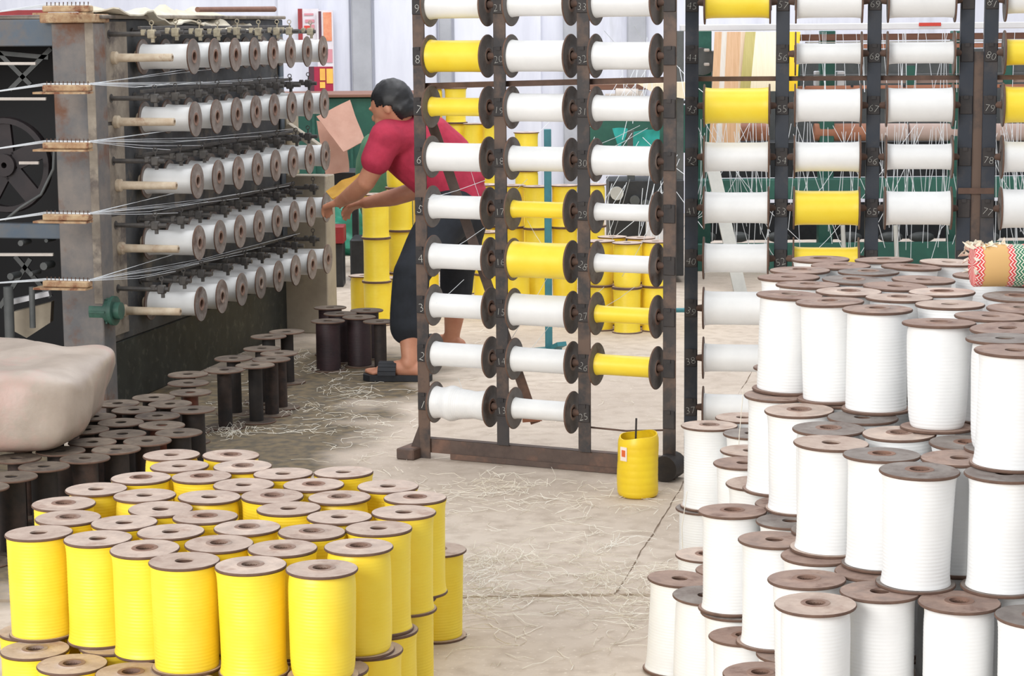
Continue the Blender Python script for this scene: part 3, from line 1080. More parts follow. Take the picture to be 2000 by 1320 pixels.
for r in range(5):
    z = ZT - RP * r
    pbox('guide_rail', 'guide', S0 + .3, S1 - .1, 0.075, 0.089, z + .112, z + .126, bev=0.002)
    for c in range(9):
        s = (c - 1) * CS
        dz = random.uniform(-.004, .004)
        inst('peg', peg_me if c == 0 else peg_short, mach, Matrix.Translation(PP(s, 0.002, z) - ML) @ out)
        rd = inst('guide_rod', rod_me, mach, Matrix.Translation(PP(s - .03, 0.002, z + .098 + dz) - ML) @ out)
        inst('guide_eye', eye_me2 if r == 0 else eye_me, rd, Matrix.Translation((0, 0, .20 - .03 * random.random())))
        if c >= 1:
            rr_ = random.choice([.050, .052, .054, .051])
            lb = f'white spool on the winding machine, {ORD[r]} row from top, {ORD[c - 1]} from the near end'
            spool(PP(s, 0.030, z), Nn, 'white', rr_, rr_, 'smooth', lb, 'spools on the winding machine', fl='flange_grey', fr=0.0735)
# wooden combs on the post and the threads drawn through them
for k, (yy, eyes) in enumerate(((12, 0), (172, 1), (284, 2), (424, 3), (554, 4))):
    cpt = aty(132, yy, 8.22)
    if k == 0:
        cpt.z = 1.618
    cb_ = MB().box(cpt, (.19, .05, .024), AX, bev=.004).box(cpt - UP * .018 - Nn * .02, (.22, .07, .008), AX).build('thread_comb', 'comb', mach)
    nl = MB()
    for j in range(11):
        q = cpt + Nn * (-.085 + .017 * j) + UP * .012
        nl.tube([q, q + UP * .014], .0022, 5)
    nl.build('nail_row', 'rust', cb_)
    tb = MB()
    z = ZT - RP * max(eyes - 1, 0)
    a = cpt + Nn * .095 + UP * .012
    l = aty(132, yy, 8.22) + (aty(-60, yy + (22 if k < 4 else 8), 8.05) - aty(132, yy, 8.22)) * 3.2
    for j in range(3):
        q = cpt - Nn * .095 + UP * (.010 + .004 * j)
        tb.tube([a + UP * .002 * j, q, l - UP * .012 * j], .0016, 5)
    if k:
        for c in range(0, 9):
            e = PP((c - 1) * CS - .03, .19, ZT - RP * k + .098 + .044)
            m = (a + e) / 2 - UP * 0.01
            if c in (1, 2, 4, 5, 7):
                e = e + U * random.uniform(-.1, .1) + UP * random.uniform(-.012, .012)
                tb.tube([a + UP * .001 * c, m, e], .0009, 4)
            e2 = PP((c - 1) * CS, .12, ZT - RP * (k - 1) - .05)
            if c in (3, 6):
                tb.tube([a + UP * .001 * c, e2], .0009, 4)
    tg = tb.build('thread_bundle', 'thread', mach)
    tg['kind'] = 'stuff'
# things lying on top of the machine


def sheet(name, m, corners, nx, ny, amp, sc, thick=.003, parent=None, sag=0.0, seed=0):
    """a crumpled cloth between four corner points, with real thickness"""
    a, b, c_, d_ = [Vector(v) for v in corners]
    n = (b - a).cross(d_ - a).normalized()
    top_, bot = [], []
    for j in range(ny + 1):
        for i in range(nx + 1):
            u, v = i / nx, j / ny
            p = a * (1 - u) * (1 - v) + b * u * (1 - v) + c_ * u * v + d_ * (1 - u) * v
            h = amp * (noise.noise(p * sc + Vector((seed, 0, 0))) + .5 * noise.noise(p * sc * 2.7 + Vector((0, seed, 0))))
            e = min(u, 1 - u, v, 1 - v)
            p = p + n * h - UP * sag * math.sin(math.pi * u) * math.sin(math.pi * v)
            if e == 0:
                p = p + (b - a).normalized() * noise.noise(p * 9 + Vector((seed, 1, 0))) * amp * .8 + (d_ - a).normalized() * noise.noise(p * 9 + Vector((3, seed, 0))) * amp * .8
            top_.append(p + n * thick / 2)
            bot.append(p - n * thick / 2)
    K = (nx + 1) * (ny + 1)
    fs = []
    for j in range(ny):
        for i in range(nx):
            q = (j * (nx + 1) + i, j * (nx + 1) + i + 1, (j + 1) * (nx + 1) + i + 1, (j + 1) * (nx + 1) + i)
            fs.append(q)
            fs.append(tuple(K + x for x in q[::-1]))
    rim = [i for i in range(nx + 1)] + [j * (nx + 1) + nx for j in range(1, ny + 1)] + [ny * (nx + 1) + i for i in range(nx - 1, -1, -1)] + [j * (nx + 1) for j in range(ny - 1, 0, -1)]
    for i in range(len(rim)):
        p, q = rim[i], rim[(i + 1) % len(rim)]
        fs.append((p, K + p, K + q, q))
    return MB().add(top_ + bot, fs).build(name, m, parent, 60)


cs_ = sheet('cloth', 'cloth', (PP(-.30, .06, 1.60), PP(1.3, .11, 1.52), PP(1.5, -.25, 1.625), PP(-.28, -.25, 1.63)), 40, 12, .035, 6, .006, seed=4)
tag(cs_, 'crumpled cream cloth spread over the top of the winding machine', 'cloth')
st_ = MB().tube([PP(.62, .04, 1.622), PP(1.48, .10, 1.628)], [.012, .014], 10).build('stick', 'wood_dark', None, 40)
tag(st_, 'brown wooden stick lying on the cloth on the machine', 'stick')
rb = MB().beam(PP(S0 + .06, -1.0, 1.608), PP(S0 + .06, -.21, 1.608), .03, .02).build('bar', 'redbox', None)
tag(rb, 'dark red bar lying along the machine top at the left edge', 'bar')

# ------------------------------------------------------------------ bale on the empty spools
bc = Vector((-1.785, 6.86, .235))
hx, hy, hz = .47, .40, .128
vs, fs = [], []
nu, nv = 120, 60
for j in range(nv + 1):
    th = -math.pi / 2 + math.pi * j / nv
    for i in range(nu):
        ph = 2 * math.pi * i / nu
        sg = lambda x, e: math.copysign(abs(x) ** e, x)
        p = Vector((hx * sg(math.cos(th), .25) * sg(math.cos(ph), .38), hy * sg(math.cos(th), .25) * sg(math.sin(ph), .38), hz * sg(math.sin(th), .36)))
        k = (p.z + hz) / (2 * hz)
        p.x *= .82 + .18 * max(k, 0) ** .6
        w_ = p + bc
        f_ = .05 * noise.noise(w_ * 3.1) + .02 * noise.noise(w_ * 8) + .010 * abs(noise.noise(Vector((w_.x * 11 + w_.z * 9, w_.y * 11, w_.z * 5)))) - .004
        p += p.normalized() * f_ + Vector((0, 0, .045 * noise.noise(w_ * 3.6 + Vector((5, 0, 0))) * k))
        p.z = max(p.z, -hz)
        vs.append(bc + p + UP * hz)
for j in range(nv):
    for i in range(nu):
        i2 = (i + 1) % nu
        fs.append((j * nu + i, j * nu + i2, (j + 1) * nu + i2, (j + 1) * nu + i))
bale = MB().add(vs, fs).build('bale', 'bale', None, 70)
tag(bale, 'pale plastic-wrapped bale lying on empty spools at the left edge', 'bale')

# ------------------------------------------------------------------ patterned fabric roll on the white pile
def roll_mat():
    m = bpy.data.materials.new('zigzag_woven_fabric')
    m.use_nodes = True
    nt = m.node_tree
    N, Lk = nt.nodes.new, nt.links.new
    b = nt.nodes['Principled BSDF']
    b.inputs['Roughness'].default_value = 0.8
    tc = N('ShaderNodeTexCoord')
    sp = N('ShaderNodeSeparateXYZ')
    Lk(tc.outputs['Object'], sp.inputs[0])

    def mt(op, a, bb=0.0, c_=0.0):
        x = N('ShaderNodeMath')
        x.operation = op
        for i, v in enumerate((a, bb, c_)):
            if isinstance(v, (int, float)):
                x.inputs[i].default_value = v
            else:
                Lk(v, x.inputs[i])
        return x.outputs[0]
    an = mt('ARCTAN2', sp.outputs[1], sp.outputs[2])
    zig = mt('PINGPONG', mt('MULTIPLY', an, .05), .008)
    band = mt('FRACT', mt('DIVIDE', mt('ADD', sp.outputs[0], zig), .0085))
    stripe = mt('LESS_THAN', band, .38)

    def mix(fac, a, bb):
        x = N('ShaderNodeMix')
        x.data_type = 'RGBA'
        Lk(fac, x.inputs['Factor'])
        for sock, v in ((x.inputs['A'], a), (x.inputs['B'], bb)):
            if isinstance(v, tuple):
                sock.default_value = (*lin(v), 1)
            else:
                Lk(v, sock)
        return x.outputs['Result']
    xx = mt('ADD', sp.outputs[0], mt('MULTIPLY', zig, .6))

    def inr(a, bb):
        return mt('MULTIPLY', mt('GREATER_THAN', xx, a), mt('LESS_THAN', xx, bb))
    red = mix(stripe, (214, 66, 72), (244, 226, 214))
    grn = mix(stripe, (56, 124, 92), (236, 232, 214))
    col = (214, 172, 112)
    col = mix(inr(-1, .022), col, red)
    col = mix(inr(.080, .096), col, red)
    col = mix(inr(.096, .118), col, grn)
    col = mix(inr(.118, .50), col, red)
    Lk(col, b.inputs['Base Color'])
    return m


rp = aty(1898, 528, 4.98)
rp.z = 4 * L + .009 + .05
prof = [(.001, 0), (.03, 0.001), (.047, .001), (.05, .004), (.05, .1), (.05, .2), (.05, .246), (.047, .25), (.001, .25)]
ro = thing('fabric_roll', 'roll of zigzag red, green and tan woven fabric on the white pile', 'fabric roll', rp)
mesh_r = MB().lathe([(r, z) for r, z in prof], 40, Matrix(((0, 0, 1, 0), (1, 0, 0, 0), (0, 1, 0, 0), (0, 0, 0, 1)))).mesh('roll', roll_mat(), 50)
inst('roll', mesh_r, ro, Matrix())
tp_ = MB()
for k in range(46):                               # torn scraps of tissue sticking out of the end and along the top
    if k < 18:
        an, x0 = random.uniform(-.5, 3.4), random.uniform(-.012, .006)
    else:
        an, x0 = random.uniform(1.0, 2.2), random.uniform(.0, .078)
    c0 = rp + Vector((x0, math.cos(an) * .049, math.sin(an) * .050))
    e1 = Vector((random.gauss(0, 1), random.gauss(0, 1), random.gauss(0, .5))).normalized() * random.uniform(.006, .013)
    e2 = Vector((random.gauss(0, 1), random.gauss(0, 1), random.gauss(0, 1))).normalized() * random.uniform(.004, .009)
    n0 = e1.cross(e2).normalized() * .0006
    q = [c0 - e1 - e2, c0 + e1 - e2 * .6, c0 + e1 * .7 + e2, c0 - e1 * .8 + e2 * 1.2]
    q[2] = q[2] + n0 * 8
    tp_.add([v - n0 for v in q] + [v + n0 for v in q], [(0, 3, 2, 1), (4, 5, 6, 7), (0, 1, 5, 4), (1, 2, 6, 5), (2, 3, 7, 6), (3, 0, 4, 7)])
tp_.build('tissue_fringe', 'paper', ro, 30)

# ------------------------------------------------------------------ background stacks of yellow spools
cols = [(735, 11.0, 3), (782, 11.4, 4), (708, 11.25, 1), (748, 11.2, 1), (832, 11.5, 3), (850, 14.0, 5), (891, 14.0, 5), (930, 13.9, 4), (968, 13.8, 4), (905, 12.3, 2), (950, 11.6, 3), (1000, 11.55, 3),
        (1030, 12.7, 4), (1050, 11.45, 3), (1103, 11.5, 3), (1157, 11.55, 3), (1172, 10.75, 2), (1225, 10.65, 2), (1280, 10.7, 2), (1250, 10.9, 2), (1196, 10.95, 2), (952, 11.3, 2), (1008, 11.3, 1)]
CP = relax([aty(x, 500, y) for x, y, n in cols], DM)
order = sorted(range(len(cols)), key=lambda i: CP[i].x)
for i, p in enumerate(CP):
    for k in range(cols[i][2]):
        a, b, st = wind('yellow')
        col_no = order.index(i)
        lb = f'yellow spool in the background stacks, {ORD[col_no]} column from left, {ORD[k]} from the floor'
        spool((p.x, p.y, k * L), tilt(.5), 'yellow', a, b, st, lb, 'yellow spools stacked in the background', hub=False)

# teal stand in front of them
tf = atz(1072, 690, 0)
ts = thing('stand', 'teal steel stand with one upright in front of the background spools', 'stand', tf)
MB().box(tf + UP * .53, (.034, .034, 1.06), bev=.002).build('upright', 'teal', ts)
MB().beam(tf + Vector((-.10, -.06, .015)), tf + Vector((.05, .03, .015)), .05, .03).build('foot', 'teal', ts)
MB().beam(tf + Vector((.0, .0, .015)), tf + Vector((.06, -.10, .06)), .05, .02).build('foot', 'teal', ts)
hz_ = aty(1180, 607, tf.y).z
MB().tube([tf + UP * hz_, Vector((aty(1345, 607, tf.y).x, tf.y, hz_))], .011, 10).build('cross_tube', 'teal', ts, 40)
p_ = Vector((aty(1345, 607, tf.y).x, tf.y, 0))
MB().tube([p_, p_ + UP * (hz_ + .02)], .013, 10).build('end_leg', 'teal', ts, 40)

# ------------------------------------------------------------------ rear left corner behind the worker
def wbox(name, m, x0, x1, y0, y1, Y, dep, parent=None, bev=.004):
    """a box whose front face fills a picture rectangle at distance Y"""
    a, b = aty(x0, y1, Y), aty(x1, y0, Y)
    c0 = (a + b) / 2
    return MB().box((c0.x, Y + dep / 2, c0.z), (abs(b.x - a.x), dep, abs(b.z - a.z)), bev=bev).build(name, m, parent)


gc = aty(690, 300, 14.6)
gm = thing('green_cabinet', 'dark green machine cabinet standing against the rear wall behind the worker', 'cabinet', (gc.x, 14.8, 0))
a, b = aty(540, 300, 14.6), aty(835, 300, 14.6)
zt = aty(690, 190, 14.6).z
MB().box(((a.x + b.x) / 2, 14.95, zt / 2), (b.x - a.x, .7, zt), bev=.01).build('body', 'green_loom', gm)
MB().box(((a.x + b.x) / 2, 14.93, zt + .012), (b.x - a.x + .04, .76, .022), bev=.004).build('top_board', 'wood_dark', gm)
for t in (.25, .5, .75):
    MB().box((a.x + (b.x - a.x) * t, 14.592, zt / 2), (.02, .014, zt * .9)).build('door_stile', 'green_loom', gm)
cd = sheet('cardboard', 'card', (aty(618, 228, 13.2), aty(684, 196, 13.25), aty(714, 276, 13.1), aty(670, 296, 13.05)), 10, 8, .01, 5, .006, seed=2)
tag(cd, 'upper pinkish cardboard sheet leaning beside the worker, its corner raised', 'cardboard')
cd = sheet('cardboard', 'card', (aty(618, 236, 13.35), aty(676, 250, 13.35), aty(682, 336, 13.25), aty(636, 342, 13.25)), 10, 8, .008, 5, .006, seed=6)
tag(cd, 'lower pinkish cardboard sheet hanging behind the upper one', 'cardboard')
# trolley that carries the cardboard
tl = thing('trolley', 'dark low trolley under the cardboard sheets', 'trolley', (aty(660, 500, 13.4).x, 13.6, 0))
wbox('deck', 'black', 634, 700, 336, 372, 13.4, .4, tl)
for x in (640, 694):
    wbox('leg', 'black', x - 5, x + 5, 372, 508, 13.42, .05, tl)
    wbox('leg', 'black', x - 5, x + 5, 372, 500, 13.72, .05, tl)


def lump(name, m, c0, r, label, cat, amp=.25, sc=6, seed=0, flat=True):
    mb = MB().ball(c0, r, 36, 22)
    for v in mb.v:
        d = v - Vector(c0)
        v += d * amp * (noise.noise(v * sc + Vector((seed, 0, 0))) + .5 * noise.noise(v * sc * 2.5))
        if flat:
            v.z = max(v.z, c0[2] - r[2] * .8)
    return tag(mb.build(name, m, None, 60), label, cat)


p = aty(735, 352, 12.9)
lump('sack', 'green_bag', p, (.13, .12, .30), 'green woven sack standing between the cardboard and the yellow spools', 'sack', .16, 5, 3)
p = aty(738, 440, 12.95)
sb = MB().box((p.x, p.y + .1, p.z / 2 - .07), (.34, .3, p.z - .02), bev=.01).build('crate', 'black')
tag(sb, 'dark crate under the green sack', 'crate')
p = atz(690, 500, 0)
lump('tarpaulin', 'tarp', (p.x, p.y + .2, .14), (.27, .2, .18), 'crumpled green tarpaulin heaped on the floor behind the worker\'s hands', 'tarpaulin', .45, 9, 8)
rbx = wbox('box', 'redbox', 634, 671, 443, 476, 12.6, .2)
tag(rbx, 'small red plastic box on a block beside the machine\'s rear post', 'box')
a = aty(652, 476, 12.6)
bk = MB().box((a.x, 12.72, a.z / 2 - .001), (.10, .18, a.z - .004), bev=.004).build('block', 'black')
tag(bk, 'dark block carrying the small red box', 'block')
# posters on the rear wall
po = thing('calendar', 'pale wall calendar with a red side strip', 'poster', (aty(603, 50, 17.3).x, 17.38, aty(603, 86, 17.3).z))
wbox('sheet', 'poster_w', 590, 622, 17, 84, 17.36, .02, po, 0)
wbox('side_strip', 'redbox', 583, 590, 17, 86, 17.355, .025, po, 0)
for (x0, x1, y0, y1, mm) in ((594, 612, 26, 30, 'poster_p'), (596, 614, 38, 44, 'poster_p'), (594, 606, 50, 60, 'red'), (608, 614, 48, 58, 'poster_p')):
    wbox('print', mm, x0, x1, y0, y1, 17.352, .004, po, 0)
po = thing('wall_poster', 'tall wall poster with orange photo above and maroon panel with yellow squares below', 'poster', (aty(636, 50, 17.3).x, 17.3, aty(636, 190, 17.3).z))
wbox('sheet', 'poster_w', 622, 650, 20, 190, 17.32, .02, po, 0)
wbox('photo', 'poster_o', 632, 647, 24, 80, 17.314, .005, po, 0)
wbox('photo_edge', 'poster_d', 623, 627, 22, 80, 17.314, .005, po, 0)
wbox('flower_print', 'poster_p', 638, 649, 96, 122, 17.314, .005, po, 0)
wbox('maroon_panel', 'poster_m', 611, 650, 130, 189, 17.310, .009, po, 0)
wbox('dark_edge', 'poster_d', 604, 613, 130, 186, 17.308, .01, po, 0)
for (x0, x1, y0, y1) in ((625, 635, 134, 157), (638, 650, 134, 163), (625, 635, 160, 172)):
    wbox('yellow_square', 'poster_y', x0, x1, y0, y1, 17.304, .005, po, 0)

# ------------------------------------------------------------------ loom behind the right rack
lo = thing('weaving_loom', 'big green weaving loom with wooden rails and striped warp sheets behind the right rack', 'loom', (aty(1650, 500, 13.4).x, 13.6, 0))
X1 = 2180
wbox('top_beam', 'white_beam', 1330, X1, 41, 61, 13.2, .12, lo)
rl_ = wbox('red_label', 'red', 1795, 1838, 44, 51, 13.192, .007, lo, 0)
wbox('upper_rail', 'wood_dark', 1555, X1, 62, 80, 13.3, .10, lo)
wbox('upper_rail', 'wood', 1555, X1, 82, 96, 13.28, .10, lo)
wbox('slat_strip', 'pale_bar', 1575, X1, 79, 82, 13.29, .05, lo, 0)
wbox('grey_rail', 'iron_grey', 1350, X1, 141, 150, 13.32, .08, lo)
wbox('pink_board', 'pinkboard', 1700, X1, 150, 163, 13.4, .03, lo)
wr = wbox('lower_rail', 'wood', 1550, X1, 163, 175, 13.26, .08, lo)
for x in (1570, 1664, 1766, 1860, 1955):
    q = aty(x, 168, 13.258)
    MB().tube([q, q - Vector((0, .004, 0))], .009, 10).build('bolt_hole', 'black', wr)
for x in (1592, 1612, 1634):
    wbox('white_block', 'white_beam', x, x + 16, 139, 168, 13.5, .08, lo)
for x in (1545, 1770, 1960):
    wbox('hanger', 'green_loom', x, x + 18, 128, 178, 13.3, .03, lo)
wbox('back_board', 'iron_grey', 1340, X1, 92, 345, 14.3, .05, lo)
wbox('shade_backing', 'black', 1350, X1, 272, 348, 13.7, .3, lo)  # black backing put in for the darkness inside the loom
for x0, x1 in ((1440, 1500), (1590, 1700), (1706, 1770), (1775, 1870), (1930, X1)):
    q0, q1 = aty(x0, 258, 13.5), aty(x1, 258, 13.5)
    MB().tube([q0, q1], .055, 20).build('cloth_roll', 'pinkboard' if x0 > 1700 else 'wood', lo, 40)
wbox('green_beam', 'green_loom', 1345, X1, 345, 391, 13.2, .14, lo)
wbox('green_plate', 'green_loom', 1345, X1, 470, 530, 13.3, .06, lo)
wbox('gap_shade_plate', 'black', 1345, X1, 391, 470, 13.9, .04, lo)  # black sheet painting the shade in the gap below the beam
for x in (1356, 1598, 1852, 2080):
    wbox('frame_leg', 'green_loom', x, x + 34, 60, 523, 13.45, .10, lo)
for x in (1380, 1440, 1520, 1660, 1740, 1800, 1930):
    q = aty(x, 463, 13.55)
    MB().ball(q, (random.uniform(.06, .1), .05, .035), 14, 8).build('weight', 'iron_grey', lo, 60)
# warp bands: bowed sheets
for x0, x1, yb, mm in ((1388, 1402, 285, 'tan'), (1402, 1412, 285, 'palewarp'), (1412, 1439, 280, 'tan'), (1439, 1448, 278, 'tan2'),
                       (1448, 1468, 178, 'olive'), (1468, 1530, 178, 'creamwarp'), (1531, 1559, 178, 'yelwarp')):
    vs, fs = [], []
    n = 14
    for i in range(n + 1):
        t = i / n
        Yt = 13.14 - .10 * math.sin(t * 1.8)
        sk = (8 - 11 * t) if x0 < 1500 else (4 - 6 * t)
        for x in (x0 + sk, x1 + sk):
            q = aty(x, 62 + (yb - 62) * t, Yt)
            vs += [q, q + Vector((0, .006, 0))]
    for i in range(n):
        o_ = i * 4
        fs += [(o_, o_ + 2, o_ + 6, o_ + 4), (o_ + 1, o_ + 5, o_ + 7, o_ + 3), (o_, o_ + 4, o_ + 5, o_ + 1), (o_ + 2, o_ + 3, o_ + 7, o_ + 6)]
    fs += [(0, 1, 3, 2), (n * 4, n * 4 + 2, n * 4 + 3, n * 4 + 1)]
    MB().add(vs, fs).build('warp_band', mm, lo, 50)
q = aty(1372, 120, 13.3)
MB().tube([q, q + Vector((0, .2, 0))], .085, 24).build('roller_end', 'iron_grey', lo, 40)
for yy in (98, 126):
    wbox('roller_bearing', 'motor_beige', 1376, 1386, yy - 3, yy + 3, 13.2, .06, lo)
MB().beam(aty(1386, 300, 12.6), aty(1452, 596, 12.2), .02, .075, up=(1, 0, 0)).build('leaning_bar', 'pale_bar', lo)
for x in (1646, 1749):
    MB().tube([aty(x, 440, 12.9), aty(x + 3, 512, 12.9)], .014, 10).build('pale_pole', 'pale_bar', lo, 40)
# threads hanging through the loom
tb = MB()
rng = random.Random(3)
for k in range(105):
    x = rng.choice([rng.uniform(1360, 1500), rng.uniform(1530, 1680), rng.uniform(1710, 1870), rng.uniform(1930, 2020)])
    y0 = rng.uniform(225, 262)
    y1 = rng.choice([rng.uniform(380, 460), rng.uniform(470, 520)])
    dx = rng.choice([rng.gauss(0, 10), rng.gauss(0, 75)])
    Y = rng.uniform(12.7, 13.05)
    p0_, p1_ = aty(x, y0, Y), aty(x + dx, y1, Y)
    bow = Vector((rng.gauss(0, .05), 0, -abs(rng.gauss(0, .10)))) * (1 if abs(dx) > 25 else .15)
    tb.tube([p0_.lerp(p1_, t) + bow * (4 * t * (1 - t)) for t in (0, .2, .4, .6, .8, 1)], .0016, 4)
for k in range(40):
    x = rng.uniform(1560, 1990)
    p0_, p1_ = aty(x, 62, 13.05), aty(x + rng.gauss(0, 8), 180, 13.0)
    tb.tube([p0_, p1_], .0016, 4)
for k in range(46):
    x = rng.uniform(1160, 1335)
    y0 = rng.choice([rng.uniform(20, 150), rng.uniform(250, 360), rng.uniform(350, 400)])
    p0_ = aty(x, y0, 11.9)
    p1_ = aty(x + rng.gauss(-30, 50), y0 + rng.uniform(60, 170), 11.7)
    tb.tube([p0_, (p0_ + p1_) / 2 - UP * rng.uniform(0, .02), p1_], .0018, 4)
lt = tb.build('loom_threads', 'thread', lo)
lt['kind'] = 'stuff'
# drive end of the loom seen between the racks
dr = thing('loom_drive', 'black loom drive unit with beige motor and cream cover behind the left rack', 'machine', (aty(1240, 400, 12.6).x, 12.8, 0))
wbox('housing', 'black', 1190, 1336, 352, 540, 12.7, .4, dr)
wbox('upper_frame', 'wood_dark', 1150, 1345, 163, 176, 12.7, .06, dr)
wbox('cream_rail', 'creamwarp', 1150, 1345, 160, 165, 12.6, .06, dr)
MB().prism([aty(1246, 164, 12.55), aty(1345, 160, 12.55), aty(1345, 194, 12.55), aty(1282, 184, 12.55)], (0, .03, 0)).build('cream_cover', 'creamwarp', dr)
wbox('grey_rail', 'iron_grey', 1150, 1345, 196, 204, 12.8, .06, dr)
q = aty(1202, 186, 12.6)
q2 = aty(1246, 187, 12.6)
MB().tube([q, q2], .042, 18).tube([q2, q2 + Vector((.03, 0, 0))], .03, 14).tube([q - Vector((.06, 0, 0)), q], .01, 10).build('motor', 'motor_beige', dr, 40)
wbox('dark_plate', 'green_loom', 1150, 1345, 205, 300, 13.2, .04, dr)
wbox('frame_leg', 'iron_grey', 1226, 1240, 255, 520, 12.75, .05, dr)
wbox('frame_leg', 'iron_grey', 1318, 1336, 60, 520, 12.75, .05, dr)
for (x, y, r, mm) in ((1205, 378, .04, 'pale_bar'), (1240, 392, .03, 'iron_grey'), (1262, 398, .025, 'iron_grey'), (1290, 380, .03, 'iron_grey'), (1228, 405, .02, 'pale_bar')):
    q = aty(x, y, 12.66)
    MB().tube([q, q + Vector((0, .1, 0))], r, 16).build('pulley', mm, dr, 40)
wbox('white_guard', 'white_beam', 1262, 1318, 402, 478, 12.6, .06, dr)
tc_ = sheet('cloth', 'teal_cloth', (aty(1196, 250, 12.4), aty(1226, 250, 12.42), aty(1220, 276, 12.42), aty(1212, 290, 12.4)), 8, 8, .02, 8, .006, seed=1)
tag(tc_, 'small pointed teal rag hanging on the loom drive, left of the two', 'cloth')
tc_ = sheet('cloth', 'teal_cloth', (aty(1238, 258, 12.4), aty(1290, 250, 12.42), aty(1284, 298, 12.42), aty(1238, 300, 12.4)), 10, 10, .03, 8, .006, seed=5)
tag(tc_, 'larger teal cloth hanging on the loom drive, right of the rag', 'cloth')

# ------------------------------------------------------------------ the worker
def remesh(mb, name, m, voxel, parent, smooth_it=6):
    me0 = mb.mesh(name + '_raw', m)
    t = bpy.data.objects.new('raw', me0)
    C.objects.link(t)
    md = t.modifiers.new('r', 'REMESH')
    md.mode = 'VOXEL'
    md.voxel_size = voxel
    sm = t.modifiers.new('s', 'SMOOTH')
    sm.iterations = smooth_it
    sm.factor = 0.5
    dg = bpy.context.evaluated_depsgraph_get()
    me = bpy.data.meshes.new_from_object(t.evaluated_get(dg))
    bpy.data.objects.remove(t)
    me.name = name
    off = WLOC[parent.name]
    for v in me.vertices:
        v.co = v.co - off
    me.materials.clear()
    me.materials.append(m)
    me.polygons.foreach_set('use_smooth', [True] * len(me.polygons))
    o = bpy.data.objects.new(name, me)
    C.objects.link(o)
    o.parent = parent
    WLOC[o.name] = off
    return o


def J(px, py, Y):
    return aty(px, py, Y)


def limb(mb, pts, rs, seg=16):
    """smooth tapered limb: tube through the joints with round ends"""
    q, r = [], []
    for i in range(len(pts) - 1):
        for k in range(4):
            t = k / 4
            q.append(pts[i].lerp(pts[i + 1], t))
            r.append(rs[i] + (rs[i + 1] - rs[i]) * (t * t * (3 - 2 * t)))
    q.append(pts[-1])
    r.append(rs[-1])
    mb.tube(q, r, seg)
    for p, rr in zip(pts, rs):
        mb.ball(p, rr, seg, 10)
    return mb


fA = atz(800, 742, 0)                             # near foot on the floor
fB = atz(884, 694, 0)
YH_ = 9.5
per = thing('person', 'person in a crimson T-shirt and dark trousers bending to the machine\'s last spools', 'person', (J(860, 500, YH_).x, YH_, 0))
hd = J(764, 205, 9.42)
face = Vector((-.83, .40, -.38)).normalized()
sidev = face.cross(UP).normalized()               # his right-hand side, away from us
hup = sidev.cross(face).normalized()
body = MB()
body.ball(hd, (.094, .074, .098), 24, 16, (face, sidev, hup))                      # skull
body.ball(hd + face * .045 - hup * .055, (.058, .052, .062), 18, 12, (face, sidev, hup))   # jaw
body.ball(hd + face * .098 - hup * .022, (.020, .013, .018), 10, 8, (face, sidev, hup))    # nose
body.ball(hd + face * .092 - hup * .062, (.012, .024, .008), 10, 8, (face, sidev, hup))    # lips
body.ball(hd + face * .088 + hup * .018, (.012, .05, .010), 12, 8, (face, sidev, hup))     # brow
for sg in (-1, 1):
    body.ball(hd + sidev * sg * .074 - hup * .015 - face * .012, (.018, .008, .030), 12, 8, (face, sidev, hup))
chest, belly, pelv = J(805, 288, 9.52), J(858, 338, 9.55), J(892, 395, 9.58)
limb(body, [hd - hup * .05 - face * .02, J(788, 250, 9.48)], [.056, .062])
limb(body, [J(795, 262, 9.5), chest, belly, pelv], [.085, .125, .115, .12])
shA, shB = J(757, 268, 9.36), J(812, 282, 9.74)
elA, wrA = J(715, 355, 9.36), J(664, 394, 9.62)
elB, wrB = J(806, 374, 9.72), J(714, 396, 9.72)
limb(body, [J(785, 266, 9.45), shA, J(737, 315, 9.34), elA, J(697, 373, 9.45), wrA], [.07, .062, .047, .042, .042, .028])
limb(body, [J(800, 272, 9.6), shB, J(822, 330, 9.76), elB, J(770, 385, 9.72), wrB], [.07, .06, .047, .042, .040, .027])
hipA, knA, anA = J(872, 415, 9.5), J(806, 530, 9.28), J(800, 704, 9.22)
hipB, knB, anB = J(906, 415, 9.72), J(893, 535, 9.86), J(882, 664, 9.98)
limb(body, [pelv, hipA, J(842, 470, 9.4), knA, J(797, 600, 9.28), anA], [.1, .095, .082, .058, .056, .036])
limb(body, [pelv, hipB, J(898, 480, 9.8), knB, J(890, 590, 9.92), anB], [.1, .095, .08, .056, .054, .036])


def foot(mb, an, direction, ground):
    d = Vector(direction).normalized()
    s = Vector((-d.y, d.x, 0))
    heel = Vector((an.x, an.y, .045)) - d * .045
    limb(mb, [an, Vector((an.x, an.y, .075)) + d * .005], [.036, .04])
    limb(mb, [heel, Vector((an.x, an.y, .055)) + d * .05, Vector((an.x, an.y, .042)) + d * .13], [.034, .036, .026])
    for k, (o_, ln) in enumerate(((-.030, .195), (-.012, .19), (.004, .182), (.019, .172), (.032, .16))):
        rr = .013 if k == 0 else .009
        limb(mb, [Vector((an.x, an.y, .042)) + d * .12 + s * o_ * .8, Vector((an.x, an.y, .032 + rr * .3)) + d * ln + s * o_], [rr * 1.25, rr])
    return d, s


dA_, sA_ = foot(body, Vector((anA.x, anA.y, anA.z)), (-1, .12, 0), 0)
dB_, sB_ = foot(body, Vector((anB.x, anB.y, anB.z)), (-.8, .6, 0), 0)


